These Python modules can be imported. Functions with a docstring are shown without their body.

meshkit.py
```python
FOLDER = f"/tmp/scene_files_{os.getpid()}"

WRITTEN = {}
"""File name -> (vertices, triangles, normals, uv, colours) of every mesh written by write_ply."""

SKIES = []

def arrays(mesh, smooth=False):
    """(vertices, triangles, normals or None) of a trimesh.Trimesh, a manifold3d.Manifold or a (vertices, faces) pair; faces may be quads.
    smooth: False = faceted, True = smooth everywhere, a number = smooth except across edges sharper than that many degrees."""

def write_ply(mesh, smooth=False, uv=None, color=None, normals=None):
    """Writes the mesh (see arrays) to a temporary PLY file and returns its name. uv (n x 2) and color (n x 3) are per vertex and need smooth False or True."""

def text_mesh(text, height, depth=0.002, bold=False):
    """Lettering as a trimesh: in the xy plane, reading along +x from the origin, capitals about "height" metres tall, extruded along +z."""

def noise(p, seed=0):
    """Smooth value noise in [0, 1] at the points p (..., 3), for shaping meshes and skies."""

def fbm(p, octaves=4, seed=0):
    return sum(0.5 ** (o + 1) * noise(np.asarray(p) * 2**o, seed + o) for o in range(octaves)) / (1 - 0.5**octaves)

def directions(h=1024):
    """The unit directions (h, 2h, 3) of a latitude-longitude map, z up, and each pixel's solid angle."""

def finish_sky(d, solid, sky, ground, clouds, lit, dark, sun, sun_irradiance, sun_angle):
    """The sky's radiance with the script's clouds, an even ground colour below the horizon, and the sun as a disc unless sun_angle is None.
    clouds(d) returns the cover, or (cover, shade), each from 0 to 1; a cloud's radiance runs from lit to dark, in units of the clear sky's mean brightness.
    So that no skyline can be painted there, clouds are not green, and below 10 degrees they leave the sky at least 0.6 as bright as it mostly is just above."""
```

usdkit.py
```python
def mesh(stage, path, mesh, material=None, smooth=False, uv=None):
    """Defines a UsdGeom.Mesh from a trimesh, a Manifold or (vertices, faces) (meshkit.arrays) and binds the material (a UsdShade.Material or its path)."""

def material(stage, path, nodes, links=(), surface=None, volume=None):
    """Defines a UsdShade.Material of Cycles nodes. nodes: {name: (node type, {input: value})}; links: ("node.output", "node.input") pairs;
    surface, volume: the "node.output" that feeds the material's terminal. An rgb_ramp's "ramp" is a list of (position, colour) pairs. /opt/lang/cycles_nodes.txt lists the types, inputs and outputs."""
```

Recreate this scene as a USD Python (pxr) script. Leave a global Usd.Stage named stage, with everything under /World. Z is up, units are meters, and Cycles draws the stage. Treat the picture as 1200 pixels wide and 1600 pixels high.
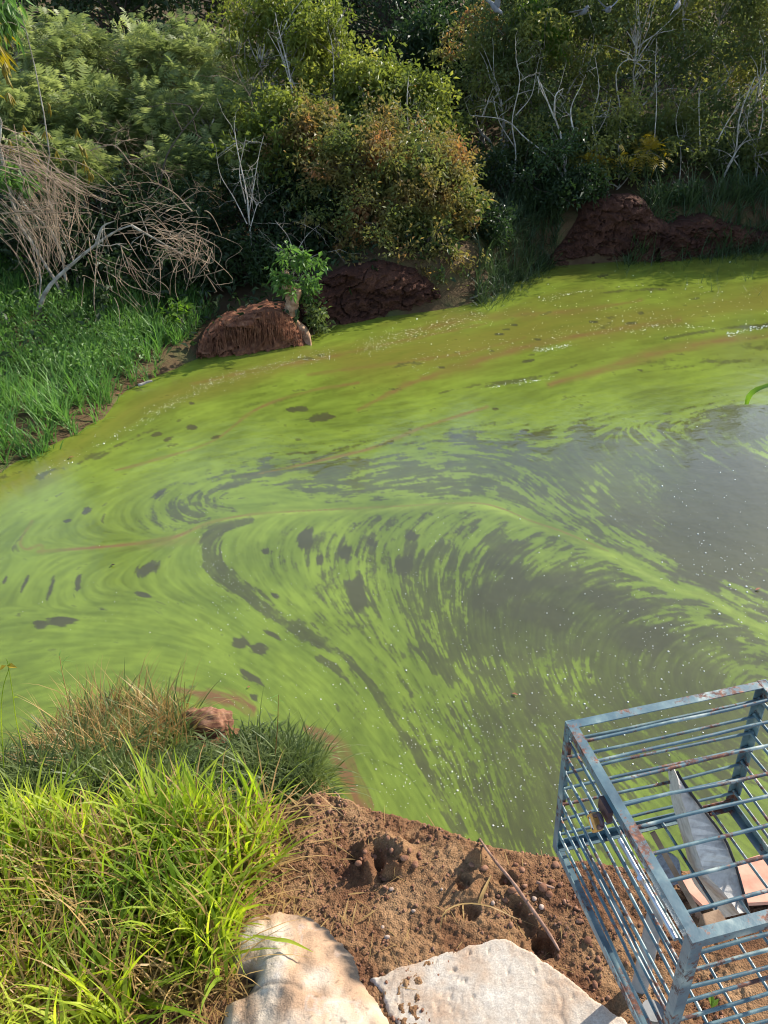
import math
import numpy as np
import trimesh
import shapely
from shapely.geometry import Polygon, LineString
from scipy.ndimage import map_coordinates, gaussian_filter
from scipy.spatial import cKDTree
import usdkit
import meshkit
from pxr import Usd, UsdGeom, UsdLux, UsdShade, Gf, Sdf, Vt

stage = Usd.Stage.CreateInMemory()
UsdGeom.SetStageUpAxis(stage, 'Z')
UsdGeom.SetStageMetersPerUnit(stage, 1.0)
UsdGeom.Xform.Define(stage, '/World')
stage.SetDefaultPrim(stage.GetPrimAtPath('/World'))
UsdGeom.Scope.Define(stage, '/World/Looks')
rng = np.random.default_rng(7)

# ------------------------------------------------------------------ camera, sky, sun
H = 3.0                                    # lens above the water
K = H / 2.6
S = 1.2865                                 # size of the near bank's features
PITCH, ROLL = 30.86, -3.31
_p, _r = math.radians(PITCH), math.radians(ROLL)
FWD = np.array([0, math.cos(_p), -math.sin(_p)])
_ri = np.array([1.0, 0, 0])
_up = np.cross(_ri, FWD)
RGT = math.cos(_r) * _ri + math.sin(_r) * _up
UPV = -math.sin(_r) * _ri + math.cos(_r) * _up
EYE = np.array([0, 0, H])
cam = UsdGeom.Camera.Define(stage, '/World/camera')
m = np.eye(4)
m[0, :3], m[1, :3], m[2, :3], m[3, :3] = RGT, UPV, -FWD, EYE
UsdGeom.Xformable(cam).AddTransformOp().Set(Gf.Matrix4d(*m.ravel().tolist()))
cam.CreateHorizontalApertureAttr(36.0)
cam.CreateFocalLengthAttr(36.0)
cam.CreateExposureAttr(1.12)
cam.CreateClippingRangeAttr(Gf.Vec2f(0.05, 500))

SUN_AZ, SUN_EL = math.radians(58), math.radians(32)
SUN = np.array([math.sin(SUN_AZ) * math.cos(SUN_EL), math.cos(SUN_AZ) * math.cos(SUN_EL), math.sin(SUN_EL)])
sun = UsdLux.DistantLight.Define(stage, '/World/sun')
sun.CreateIntensityAttr(1.25)
sun.CreateAngleAttr(0.5)
sun.CreateColorAttr(Gf.Vec3f(1.0, 0.93, 0.82))
sun.GetPrim().CreateAttribute('inputs:normalize', Sdf.ValueTypeNames.Bool).Set(True)
_x = np.cross([0, 0, 1], SUN); _x /= np.linalg.norm(_x)
_y = np.cross(SUN, _x)
m = np.eye(4); m[0, :3], m[1, :3], m[2, :3] = _x, _y, SUN
UsdGeom.Xformable(sun).AddTransformOp().Set(Gf.Matrix4d(*m.ravel().tolist()))

sky_mat = usdkit.material(stage, '/World/Looks/sky_look', {
    'sky': ('sky_texture', {'sky_type': 'single_scattering', 'sun_disc': False, 'sun_elevation': SUN_EL, 'sun_rotation': SUN_AZ, 'aerosol_density': 1.0}),
    'bg': ('background_shader', {'strength': 0.15})}, [('sky.color', 'bg.color')], surface='bg.background')
dome = UsdLux.DomeLight.Define(stage, '/World/sky')
UsdShade.MaterialBindingAPI.Apply(dome.GetPrim()).Bind(sky_mat)
dome.GetPrim().SetCustomDataByKey('kind', 'structure')

# ------------------------------------------------------------------ helpers
def ray(px, py):
    return FWD + RGT * (px - 600) / 1200 - UPV * (py - 800) / 1200

def at(px, py, z=0.0):
    d = ray(px, py)
    return EYE + d * (z - H) / d[2]

def at_y(px, py, y):
    d = ray(px, py)
    return EYE + d * y / d[1]

def pixel(P):
    P = np.atleast_2d(P) - EYE
    d = P @ FWD
    return 600 + 1200 * (P @ RGT) / d, 800 - 1200 * (P @ UPV) / d

used = {}
def numbered(parent, name):
    k = used.get((parent, name), 0)
    used[(parent, name)] = k + 1
    return name if k == 0 else f'{name}_{k:03d}'

def path_of(p):
    return '/World' if p is None else (p if isinstance(p, str) else str(p.GetPath()))

def obj(name, mesh, mat, parent=None, smooth=False):
    pp = path_of(parent)
    g = usdkit.mesh(stage, pp + '/' + numbered(pp, name), mesh, mat, smooth)
    return g.GetPrim()

def tag(p, label=None, cat=None, group=None, kind=None):
    for k, v in (('label', label), ('category', cat), ('group', group), ('kind', kind)):
        if v:
            p.SetCustomDataByKey(k, v)
    return p

def thing(name, label, cat, loc=(0, 0, 0), group=None):
    x = UsdGeom.Xform.Define(stage, '/World/' + numbered('/World', name))
    x.AddTranslateOp().Set(Gf.Vec3d(*map(float, loc)))
    return tag(x.GetPrim(), label, cat, group)

def local(mesh, loc):
    v, f = mesh
    return (np.asarray(v) - np.asarray(loc), f)

def join(parts):
    vs, fs, n = [], [], 0
    for v, f in parts:
        vs.append(v); fs.append(np.asarray(f) + n); n += len(v)
    return np.vstack(vs), np.vstack(fs)

def unit(v):
    v = np.asarray(v, float)
    return v / np.maximum(np.linalg.norm(v, axis=-1, keepdims=True), 1e-9)

def spline(pts, n):
    """Catmull-Rom through the points, n samples"""
    p = np.asarray(pts, float)
    if len(p) == 2:
        t = np.linspace(0, 1, n)[:, None]
        return p[0] * (1 - t) + p[1] * t
    q = np.vstack([2 * p[0] - p[1], p, 2 * p[-1] - p[-2]])
    u = np.linspace(0, len(p) - 1 - 1e-6, n)
    i = u.astype(int); t = (u - i)[:, None]
    a, b, c, d = q[i], q[i + 1], q[i + 2], q[i + 3]
    return 0.5 * (2 * b + (c - a) * t + (2 * a - 5 * b + 4 * c - d) * t ** 2 + (3 * b - a - 3 * c + d) * t ** 3)

def tube(pts, rad, sides=6, cap=True):
    pts = np.asarray(pts, float); n = len(pts)
    rad = np.broadcast_to(np.asarray(rad, float), (n,))
    t = unit(np.gradient(pts, axis=0))
    ref = np.array([0, 0, 1.0]) if abs(t[:, 2]).mean() < 0.85 else np.array([0, 1.0, 0.1])
    a = unit(np.cross(t, ref)); b = np.cross(t, a)
    th = np.arange(sides) * 2 * np.pi / sides
    v = pts[:, None] + rad[:, None, None] * (a[:, None] * np.cos(th)[None, :, None] + b[:, None] * np.sin(th)[None, :, None])
    v = v.reshape(-1, 3)
    i, j = np.meshgrid(np.arange(n - 1), np.arange(sides), indexing='ij')
    k = (j + 1) % sides
    q0, q1, q2, q3 = i * sides + j, i * sides + k, (i + 1) * sides + k, (i + 1) * sides + j
    f = np.vstack([np.stack([q0, q2, q1], -1).reshape(-1, 3), np.stack([q0, q3, q2], -1).reshape(-1, 3)])
    if cap:
        v = np.vstack([v, pts[0], pts[-1]])
        c0, c1 = n * sides, n * sides + 1
        jj = np.arange(sides); kk = (jj + 1) % sides
        f = np.vstack([f, np.stack([np.full(sides, c0), jj, kk], 1), np.stack([np.full(sides, c1), (n - 1) * sides + kk, (n - 1) * sides + jj], 1)])
    return v, f

def grid_mesh(X, Y, Z):
    n, k = X.shape
    v = np.stack([X, Y, Z], -1).reshape(-1, 3)
    i, j = np.meshgrid(np.arange(n - 1), np.arange(k - 1), indexing='ij')
    a = i * k + j
    f = np.vstack([np.stack([a, a + 1, a + k + 1], -1).reshape(-1, 3), np.stack([a, a + k + 1, a + k], -1).reshape(-1, 3)])
    return v, f

def smoothstep(a, b, x):
    t = np.clip((x - a) / (b - a), 0, 1)
    return t * t * (3 - 2 * t)

def fbm2(x, y, s, oct=4, seed=0):
    return meshkit.fbm(np.stack([x * s, y * s, np.zeros_like(x) + seed * 7.3], -1), oct, seed)

# ------------------------------------------------------------------ materials
def M(name, nodes, links, surface):
    return usdkit.material(stage, '/World/Looks/' + name, nodes, links, surface=surface)

def leaf_mat(name, cols, transl=0.4, mult=1.0, pscale=1.2, rough=0.5):
    """colour from a ramp by leaf, drifting by patches; part of the light passes through the blade"""
    cols = [tuple(min(0.6, x * mult) for x in c) for c in cols]
    n = len(cols)
    nodes = {'g': ('geometry', {}),
             'nz': ('noise_texture', {'scale': pscale, 'detail': 2.0}),
             'a': ('math', {'math_type': 'multiply_add', 'value2': 0.62, 'value3': -0.06}),
             'b': ('math', {'math_type': 'multiply_add', 'value2': 1.6, 'value3': -0.58}),
             's': ('math', {'math_type': 'add', 'use_clamp': True}),
             'r': ('rgb_ramp', {'ramp': [(i / (n - 1), c) for i, c in enumerate(cols)]}),
             'p': ('principled_bsdf', {'roughness': rough, 'specular_ior_level': 0.35}),
             'hv': ('hsv', {'saturation': 1.08, 'value': 1.3}),
             't': ('translucent_bsdf', {}),
             'm': ('mix_closure', {'fac': transl})}
    links = [('g.random_per_island', 'a.value1'), ('g.position', 'nz.vector'), ('nz.fac', 'b.value1'),
             ('a.value', 's.value1'), ('b.value', 's.value2'), ('s.value', 'r.fac'), ('r.color', 'p.base_color'),
             ('r.color', 'hv.color'), ('hv.color', 't.color'), ('p.BSDF', 'm.closure1'), ('t.BSDF', 'm.closure2')]
    return M(name, nodes, links, 'm.closure')

def noise_mat(name, cols, scale=6.0, detail=5.0, rough=0.85, bump=0.4, bscale=60.0, bdist=0.01, spec=0.3, metallic=0.0):
    n = len(cols)
    nodes = {'g': ('geometry', {}),
             'nz': ('noise_texture', {'scale': scale, 'detail': detail, 'roughness': 0.62}),
             'mr': ('map_range', {'from_min': 0.3, 'from_max': 0.7, 'clamp': True}),
             'r': ('rgb_ramp', {'ramp': [(i / (n - 1), c) for i, c in enumerate(cols)]}),
             'nb': ('noise_texture', {'scale': bscale, 'detail': 4.0, 'roughness': 0.65}),
             'bp': ('bump', {'strength': bump, 'distance': bdist}),
             'p': ('principled_bsdf', {'roughness': rough, 'specular_ior_level': spec, 'metallic': metallic})}
    links = [('g.position', 'nz.vector'), ('g.position', 'nb.vector'), ('nz.fac', 'mr.value'), ('mr.result', 'r.fac'), ('r.color', 'p.base_color'),
             ('nb.fac', 'bp.height'), ('bp.normal', 'p.normal')]
    return M(name, nodes, links, 'p.BSDF')

mat_dirt = noise_mat('red_earth', [(0.17, 0.075, 0.042), (0.27, 0.135, 0.075), (0.36, 0.20, 0.12)], 7, 8, 0.95, 0.6, 160, 0.006, 0.15)
mat_clod = noise_mat('earth_clod', [(0.10, 0.044, 0.026), (0.18, 0.088, 0.052), (0.28, 0.16, 0.105)], 25, 6, 0.95, 0.6, 200, 0.004, 0.15)
mat_pebble = noise_mat('pale_pebble', [(0.22, 0.15, 0.11), (0.38, 0.29, 0.23)], 30, 4, 0.8, 0.3, 200, 0.003, 0.25)
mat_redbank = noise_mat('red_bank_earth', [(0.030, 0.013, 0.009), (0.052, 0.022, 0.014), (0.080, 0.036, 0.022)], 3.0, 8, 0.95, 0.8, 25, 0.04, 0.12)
mat_ground = noise_mat('bank_soil', [(0.05, 0.028, 0.016), (0.075, 0.05, 0.025), (0.06, 0.07, 0.025)], 2.0, 6, 0.95, 0.6, 25, 0.03, 0.1)
mat_root = noise_mat('root_fibre', [(0.075, 0.030, 0.016), (0.15, 0.062, 0.033), (0.24, 0.115, 0.062)], 12, 6, 0.95, 0.6, 90, 0.01, 0.1)
mat_bark = noise_mat('grey_bark', [(0.10, 0.085, 0.065), (0.22, 0.19, 0.15), (0.36, 0.33, 0.28)], 9, 5, 0.9, 0.5, 60, 0.008, 0.2)
mat_pale_bark = noise_mat('pale_bark', [(0.12, 0.105, 0.085), (0.26, 0.235, 0.20), (0.44, 0.41, 0.36)], 12, 5, 0.85, 0.4, 60, 0.006, 0.2)
mat_dark_bark = noise_mat('dark_bark', [(0.035, 0.028, 0.02), (0.07, 0.055, 0.04)], 9, 5, 0.9, 0.5, 60, 0.008, 0.2)
mat_vine = noise_mat('dry_vine', [(0.10, 0.066, 0.042), (0.22, 0.155, 0.10), (0.36, 0.27, 0.185)], 8, 4, 0.85, 0.3, 80, 0.004, 0.2)
mat_stump = noise_mat('stump_wood', [(0.14, 0.075, 0.04), (0.27, 0.16, 0.09), (0.38, 0.25, 0.155)], 14, 5, 0.9, 0.5, 70, 0.01, 0.2)
mat_stick = noise_mat('brown_stick', [(0.11, 0.06, 0.04), (0.20, 0.115, 0.08), (0.30, 0.19, 0.135)], 30, 5, 0.8, 0.4, 200, 0.003, 0.25)

mat_leucaena = leaf_mat('feathery_leaf', [(0.052, 0.066, 0.020), (0.100, 0.115, 0.038), (0.155, 0.165, 0.066), (0.21, 0.205, 0.10)], 0.45, 2.5)
mat_yellowgreen = leaf_mat('yellow_green_leaf', [(0.055, 0.072, 0.012), (0.105, 0.118, 0.022), (0.16, 0.150, 0.032), (0.22, 0.16, 0.030)], 0.48, 1.8)
mat_rust = leaf_mat('rusty_leaf', [(0.06, 0.075, 0.018), (0.11, 0.090, 0.026), (0.165, 0.080, 0.032), (0.17, 0.058, 0.030), (0.22, 0.125, 0.055)], 0.45, 1.7, pscale=2.0)
mat_olive = leaf_mat('olive_leaf', [(0.032, 0.044, 0.014), (0.070, 0.076, 0.018), (0.125, 0.112, 0.024), (0.19, 0.135, 0.024)], 0.5, 2.3)
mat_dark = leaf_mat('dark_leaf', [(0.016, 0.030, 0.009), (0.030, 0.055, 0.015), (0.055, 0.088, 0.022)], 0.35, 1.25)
mat_yellow = leaf_mat('yellow_leaf', [(0.30, 0.24, 0.03), (0.42, 0.30, 0.03), (0.36, 0.15, 0.03)], 0.45, 0.75)
mat_lime = leaf_mat('lime_leaf', [(0.10, 0.19, 0.022), (0.16, 0.27, 0.035), (0.22, 0.32, 0.05)], 0.5, 0.8)
mat_green = leaf_mat('fresh_green_leaf', [(0.050, 0.10, 0.020), (0.085, 0.15, 0.032), (0.13, 0.20, 0.05)], 0.42, 1.5)
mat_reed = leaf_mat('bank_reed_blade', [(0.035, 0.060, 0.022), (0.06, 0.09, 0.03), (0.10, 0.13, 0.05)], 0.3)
mat_tongue = leaf_mat('bank_grass_blade', [(0.055, 0.115, 0.024), (0.085, 0.165, 0.032), (0.14, 0.20, 0.06)], 0.45, 1.5)
mat_blade = leaf_mat('bright_grass_blade', [(0.12, 0.175, 0.018), (0.24, 0.285, 0.030), (0.37, 0.375, 0.060), (0.48, 0.43, 0.17)], 0.6, 1.5, pscale=3.0)
mat_drygrass = leaf_mat('dry_grass_blade', [(0.27, 0.17, 0.06), (0.40, 0.27, 0.10), (0.50, 0.38, 0.18)], 0.35, pscale=4)
mat_weed = leaf_mat('weed_leaf', [(0.048, 0.068, 0.018), (0.095, 0.120, 0.028), (0.18, 0.16, 0.05)], 0.4, 1.4, pscale=5)

# ------------------------------------------------------------------ the pond outline (plan, at the water level)
FAR_PX = [(-330, 900), (-160, 815), (0, 745), (40, 716), (100, 690), (170, 650), (195, 615), (235, 595), (300, 566), (330, 556), (480, 537), (500, 515),
          (560, 500), (660, 488), (720, 479), (770, 462), (800, 440), (850, 417), (950, 410), (1050, 402), (1130, 396), (1200, 386), (1330, 372), (1500, 352)]
far_shore = np.array([at(*q)[:2] for q in FAR_PX])
NEAR_TOP = 0.53
EDGE_PX = [(-420, 1300), (-150, 1300), (0, 1295), (200, 1280), (350, 1265), (430, 1252), (470, 1243), (520, 1244), (600, 1262), (690, 1287), (760, 1312), (870, 1332), (960, 1347), (1060, 1360), (1200, 1338), (1400, 1310), (1700, 1250)]
edge = np.array([at(*q, NEAR_TOP)[:2] for q in EDGE_PX])
near_poly = Polygon(list(map(tuple, edge)) + [(9, 1.0), (9, -9), (-9, -9), (-9, 2.2)]).buffer(0)
LEDGE_PX = [(-420, 1240), (-150, 1190), (0, 1165), (60, 1140), (130, 1098), (220, 1086), (290, 1108), (380, 1128), (470, 1150), (498, 1200), (505, 1250)]
ledge = np.array([at(*q, 0.08)[:2] for q in LEDGE_PX])
ledge_poly = Polygon(list(map(tuple, ledge)) + [(-0.25, 1.5), (-5, 1.5)]).buffer(0)
pond_poly = Polygon(list(map(tuple, far_shore)) + [(18, 13.5), (26, 7), (18, 1.2), (5, 0.9)] + list(map(tuple, edge[::-1])) + [(-6, 1.8), (-9, 2.9)]).buffer(0)

def signed(poly, x, y):
    """distance outside (+) or inside (-) the outline"""
    p = shapely.points(x, y)
    d = shapely.distance(poly.boundary, p)
    return np.where(shapely.contains(poly, p), -d, d)

shapely.prepare(pond_poly)

# the ground: one sheet, pond bed below the water, banks and a slope of shrubs beyond
def axis(lo, a, b, hi, fine, n):
    g = 1.0 - np.linspace(1, 0, n) ** 2
    left = lo + (a - lo) * g
    right = b + (hi - b) * np.linspace(0, 1, n) ** 2
    return np.unique(np.concatenate([left, np.arange(a, b, fine), right]))

def ground_z(x, y):
    s = signed(pond_poly, x, y)
    n = fbm2(x, y, 0.9, 4, 3) - 0.5
    k = smoothstep(-2.4, -0.6, x) * (y > 4)
    step = 0.12 + (0.04 + 0.42 * smoothstep(-1.2, 0.4, x)) * k
    s1 = s - 1.3 * (1 - k) * (y > 4)
    z = np.where(s < 0, np.maximum(-0.6, s * 0.9 - 0.02), step * smoothstep(0, 0.3, s) + 0.29 * np.clip(s1, 0, 26) + 0.45 * n * smoothstep(0.3, 2, s1))
    near = (y < 3.6) & (s >= 0)
    z = np.where(near, np.minimum(z, 0.30 + 0.02 * s) - 0.35 * smoothstep(0.0, 0.1, s) , z)
    z = np.where((y < 1.2) & (np.abs(x) > 4), 0.45, z)
    return z

gx = axis(-70, -8, 13, 80, 0.15, 26)
gy = axis(-40, 1, 20, 90, 0.15, 26)
GX, GY = np.meshgrid(gx, gy)
GZ = ground_z(GX.ravel(), GY.ravel()).reshape(GX.shape)
tag(obj('ground', grid_mesh(GX, GY, GZ), mat_ground, smooth=True), 'brown soil of the banks and pond bed', 'ground', kind='structure')

from scipy.interpolate import RegularGridInterpolator
_gi = RegularGridInterpolator((gy, gx), GZ, bounds_error=False, fill_value=0.5)
def gz(x, y):
    return _gi(np.stack([np.atleast_1d(y), np.atleast_1d(x)], -1))

# ------------------------------------------------------------------ the water with its drifting algae film
def P(*q):
    return np.array(q, float).reshape(-1, 2)

FLOW = [  # streaks of the film, traced along their direction
    P(-60, 790, 60, 745, 150, 690, 250, 632, 370, 600, 480, 570, 600, 545, 700, 520, 800, 500, 900, 472, 1050, 448, 1250, 420),
    P(-60, 850, 0, 800, 150, 722, 250, 690, 350, 652, 480, 622, 600, 590, 700, 565, 850, 528, 1000, 505, 1200, 482),
    P(230, 735, 330, 690, 430, 665, 540, 650, 640, 640, 760, 610, 860, 590, 1000, 560, 1200, 535),
    P(490, 722, 560, 700, 640, 675, 720, 655, 800, 625, 900, 595, 1050, 575, 1250, 560),
    P(300, 720, 400, 700, 500, 690, 620, 685),
    P(700, 690, 800, 690, 880, 680, 960, 650, 1050, 620, 1200, 590),
    P(-60, 900, 0, 850, 100, 790, 200, 745, 300, 720),
    P(620, 700, 500, 725, 420, 740, 350, 758, 322, 775, 328, 792, 370, 802),
    P(600, 712, 450, 735, 390, 745),
    P(420, 725, 330, 742, 280, 765, 262, 785, 275, 808, 310, 818),
    P(300, 745, 230, 770, 200, 795, 205, 815, 240, 838),
    P(230, 740, 150, 775, 110, 810, 110, 840, 140, 856),
    P(130, 770, 60, 810, 30, 840, 40, 860),
    P(30, 862, 130, 857, 200, 852, 270, 840, 330, 815, 400, 803, 500, 797, 600, 793, 735, 787, 785, 795, 830, 815, 880, 832, 950, 862, 1050, 915, 1100, 930, 1165, 965, 1240, 1010),
    P(430, 775, 520, 785, 620, 780, 720, 772, 790, 785),
    P(640, 745, 720, 730, 800, 740, 860, 790, 930, 835, 1020, 880, 1120, 925, 1240, 985),
    P(730, 705, 800, 720, 870, 770, 950, 830, 1060, 890, 1240, 960),
    P(900, 700, 960, 760, 1050, 830, 1200, 900),
    P(1000, 680, 1080, 740, 1200, 800),
    P(390, 808, 345, 822, 318, 848, 322, 875, 342, 902, 390, 938, 450, 980, 500, 1008, 540, 1032, 575, 1072, 610, 1130, 650, 1190, 690, 1255, 720, 1300),
    P(330, 822, 300, 845, 290, 880, 310, 915, 360, 950, 430, 1000, 500, 1050, 560, 1110, 620, 1190, 670, 1270),
    P(290, 838, 250, 870, 240, 900, 270, 930, 340, 965, 430, 1030, 500, 1090, 570, 1180),
    P(220, 855, 160, 880, 125, 905, 122, 930, 140, 945),
    P(170, 862, 110, 885, 82, 910, 78, 940),
    P(90, 868, 50, 895, 34, 930),
    P(0, 900, -20, 940),
    P(140, 950, 240, 945, 330, 985, 420, 1045, 480, 1100, 530, 1170, 560, 1240),
    P(-60, 975, 60, 962, 160, 968, 260, 985, 340, 1015, 420, 1070, 460, 1120),
    P(-60, 1040, 50, 1025, 150, 1010, 250, 1015, 330, 1035, 400, 1075, 440, 1110),
    P(-60, 1110, 40, 1075, 130, 1050, 240, 1045, 320, 1065),
    P(430, 803, 400, 835, 400, 875, 430, 925, 500, 985, 560, 1035, 610, 1100, 660, 1180, 715, 1270),
    P(500, 798, 455, 832, 440, 880, 480, 945, 560, 1030, 640, 1140, 700, 1235, 730, 1290),
    P(560, 796, 520, 835, 510, 890, 545, 955, 610, 1040, 680, 1150, 735, 1270),
    P(620, 793, 575, 835, 560, 900, 600, 985, 660, 1080, 720, 1190, 750, 1300),
    P(680, 790, 630, 830, 615, 890, 640, 970, 690, 1070, 745, 1180, 785, 1310),
    P(735, 789, 680, 825, 655, 885, 665, 960, 700, 1050, 755, 1160, 820, 1320),
    P(790, 800, 740, 830, 712, 885, 710, 960, 735, 1040, 790, 1150, 860, 1320),
    P(840, 822, 790, 850, 755, 900, 745, 960, 760, 1040, 820, 1150, 900, 1300),
    P(890, 840, 840, 860, 795, 905, 780, 970, 795, 1050, 850, 1150, 950, 1300),
    P(950, 865, 890, 880, 840, 915, 815, 970, 820, 1040, 860, 1110, 950, 1220),
    P(1020, 905, 950, 910, 890, 940, 860, 990, 870, 1060, 930, 1140, 1040, 1240),
    P(1100, 938, 1020, 945, 960, 975, 930, 1030, 960, 1100, 1050, 1180),
    P(1180, 980, 1100, 990, 1040, 1030, 1040, 1090, 1120, 1160, 1240, 1240),
]
def dens(px, step=14):
    L = np.concatenate([[0], np.cumsum(np.linalg.norm(np.diff(px, axis=0), axis=1))])
    return spline(px, max(4, int(L[-1] / step)))

_fp, _ft = [], []
for line in FLOW:
    w = np.array([at(*q)[:2] for q in dens(line)])
    _fp.append(w); _ft.append(np.gradient(w, axis=0))
flow_p = np.vstack(_fp); flow_t = unit(np.vstack(_ft))

AZ = np.radians(np.concatenate([np.linspace(-115, -42, 24)[:-1], np.linspace(-42, 41, 900), np.linspace(41, 115, 24)[1:]]))
DEP = np.radians(np.concatenate([np.linspace(2, 10.5, 10)[:-1], np.linspace(10.5, 55, 620), np.linspace(55, 84, 8)[1:]]))
A_, D_ = np.meshgrid(AZ, DEP)
RAD = H / np.tan(D_)
WX, WY = RAD * np.sin(A_), RAD * np.cos(A_)
NR, NC = WX.shape
# direction field: double angle, weighted by closeness, measured in a scale-free plan
def logpolar(x, y):
    return np.stack([np.arctan2(x, y), np.log(np.hypot(x, y) + 1e-6) * 1.0], -1)
tree = cKDTree(logpolar(flow_p[:, 0], flow_p[:, 1]))
ci, cj = np.arange(0, NR, 6), np.arange(0, NC, 6)
ci = np.unique(np.append(ci, NR - 1)); cj = np.unique(np.append(cj, NC - 1))
q = logpolar(WX[np.ix_(ci, cj)].ravel(), WY[np.ix_(ci, cj)].ravel())
dd, ii = tree.query(q, k=24)
w = 1 / (dd + 0.004) ** 2.6
ang2 = 2 * np.arctan2(flow_t[:, 1], flow_t[:, 0])
c2 = (w * np.cos(ang2)[ii]).sum(1) / w.sum(1); s2 = (w * np.sin(ang2)[ii]).sum(1) / w.sum(1)
def upsample(a):
    a = gaussian_filter(a.reshape(len(ci), len(cj)), 0.7)
    ri = np.interp(np.arange(NR), ci, np.arange(len(ci))); rj = np.interp(np.arange(NC), cj, np.arange(len(cj)))
    return map_coordinates(a, np.meshgrid(ri, rj, indexing='ij'), order=1)
th = 0.5 * np.arctan2(upsample(s2), upsample(c2))
VX, VY = np.cos(th), np.sin(th)
# the same direction counted in cells of the sheet
dX_i, dX_j = np.gradient(WX); dY_i, dY_j = np.gradient(WY)
det = dX_i * dY_j - dX_j * dY_i
di = (VX * dY_j - VY * dX_j) / det
dj = (-VX * dY_i + VY * dX_i) / det
nrm = np.hypot(di, dj); di /= nrm; dj /= nrm

def lic(src, L, step=0.8):
    acc = src.copy(); tot = 1.0
    for sg in (1, -1):
        pi, pj = np.meshgrid(np.arange(NR, dtype=float), np.arange(NC, dtype=float), indexing='ij')
        oi, oj = di.copy() * sg, dj.copy() * sg
        for k in range(L):
            pi += oi * step; pj += oj * step
            acc += map_coordinates(src, (pi, pj), order=1, mode='nearest'); tot += 1
            ni = map_coordinates(di, (pi, pj), order=0, mode='nearest'); nj = map_coordinates(dj, (pi, pj), order=0, mode='nearest')
            flip = np.where(ni * oi + nj * oj < 0, -1.0, 1.0)
            oi, oj = ni * flip, nj * flip
    return acc / tot

def norm01(a):
    a = (a - a.mean()) / a.std()
    return 0.5 + 0.5 * np.tanh(a * 0.85)

wrng = np.random.default_rng(21)
fine = norm01(lic(gaussian_filter(wrng.random((NR, NC)), 0.6), 8, 0.9))
mid = norm01(lic(gaussian_filter(wrng.random((NR, NC)), 1.3), 11, 1.0))
broad = norm01(lic(gaussian_filter(wrng.random((NR, NC)), 5.0), 14, 1.6))
speck = norm01(gaussian_filter(wrng.random((NR, NC)), 0.7))
patch = norm01(fbm2(WX, WY, 2.2, 5, 4))
patch2 = norm01(fbm2(WX, WY, 7.0, 4, 9))

PXX, PXY = pixel(np.stack([WX, WY, np.zeros_like(WX)], -1).reshape(-1, 3))
PXX, PXY = PXX.reshape(NR, NC), PXY.reshape(NR, NC)       # only to place the traced patches on the water

def blob(px, py, rx, ry, rot=0.0, soft=0.5, wob=0.35):
    """a soft-edged patch lying on the water; centre and half sizes traced"""
    c = at(px, py)[:2]; a = at(px + rx * math.cos(rot), py + rx * math.sin(rot))[:2] - c
    b = at(px - ry * math.sin(rot), py + ry * math.cos(rot))[:2] - c
    k = np.linalg.inv(np.stack([a, b], 1))
    dx, dy = WX - c[0], WY - c[1]
    u, v = k[0, 0] * dx + k[0, 1] * dy, k[1, 0] * dx + k[1, 1] * dy
    d = np.sqrt(u * u + v * v) + wob * 0.7 * (patch2 - 0.5) + wob * 0.5 * (fine - 0.5) + wob * 0.6 * (mid - 0.5)
    return 1 - smoothstep(1 - soft, 1 + soft, d)

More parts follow.
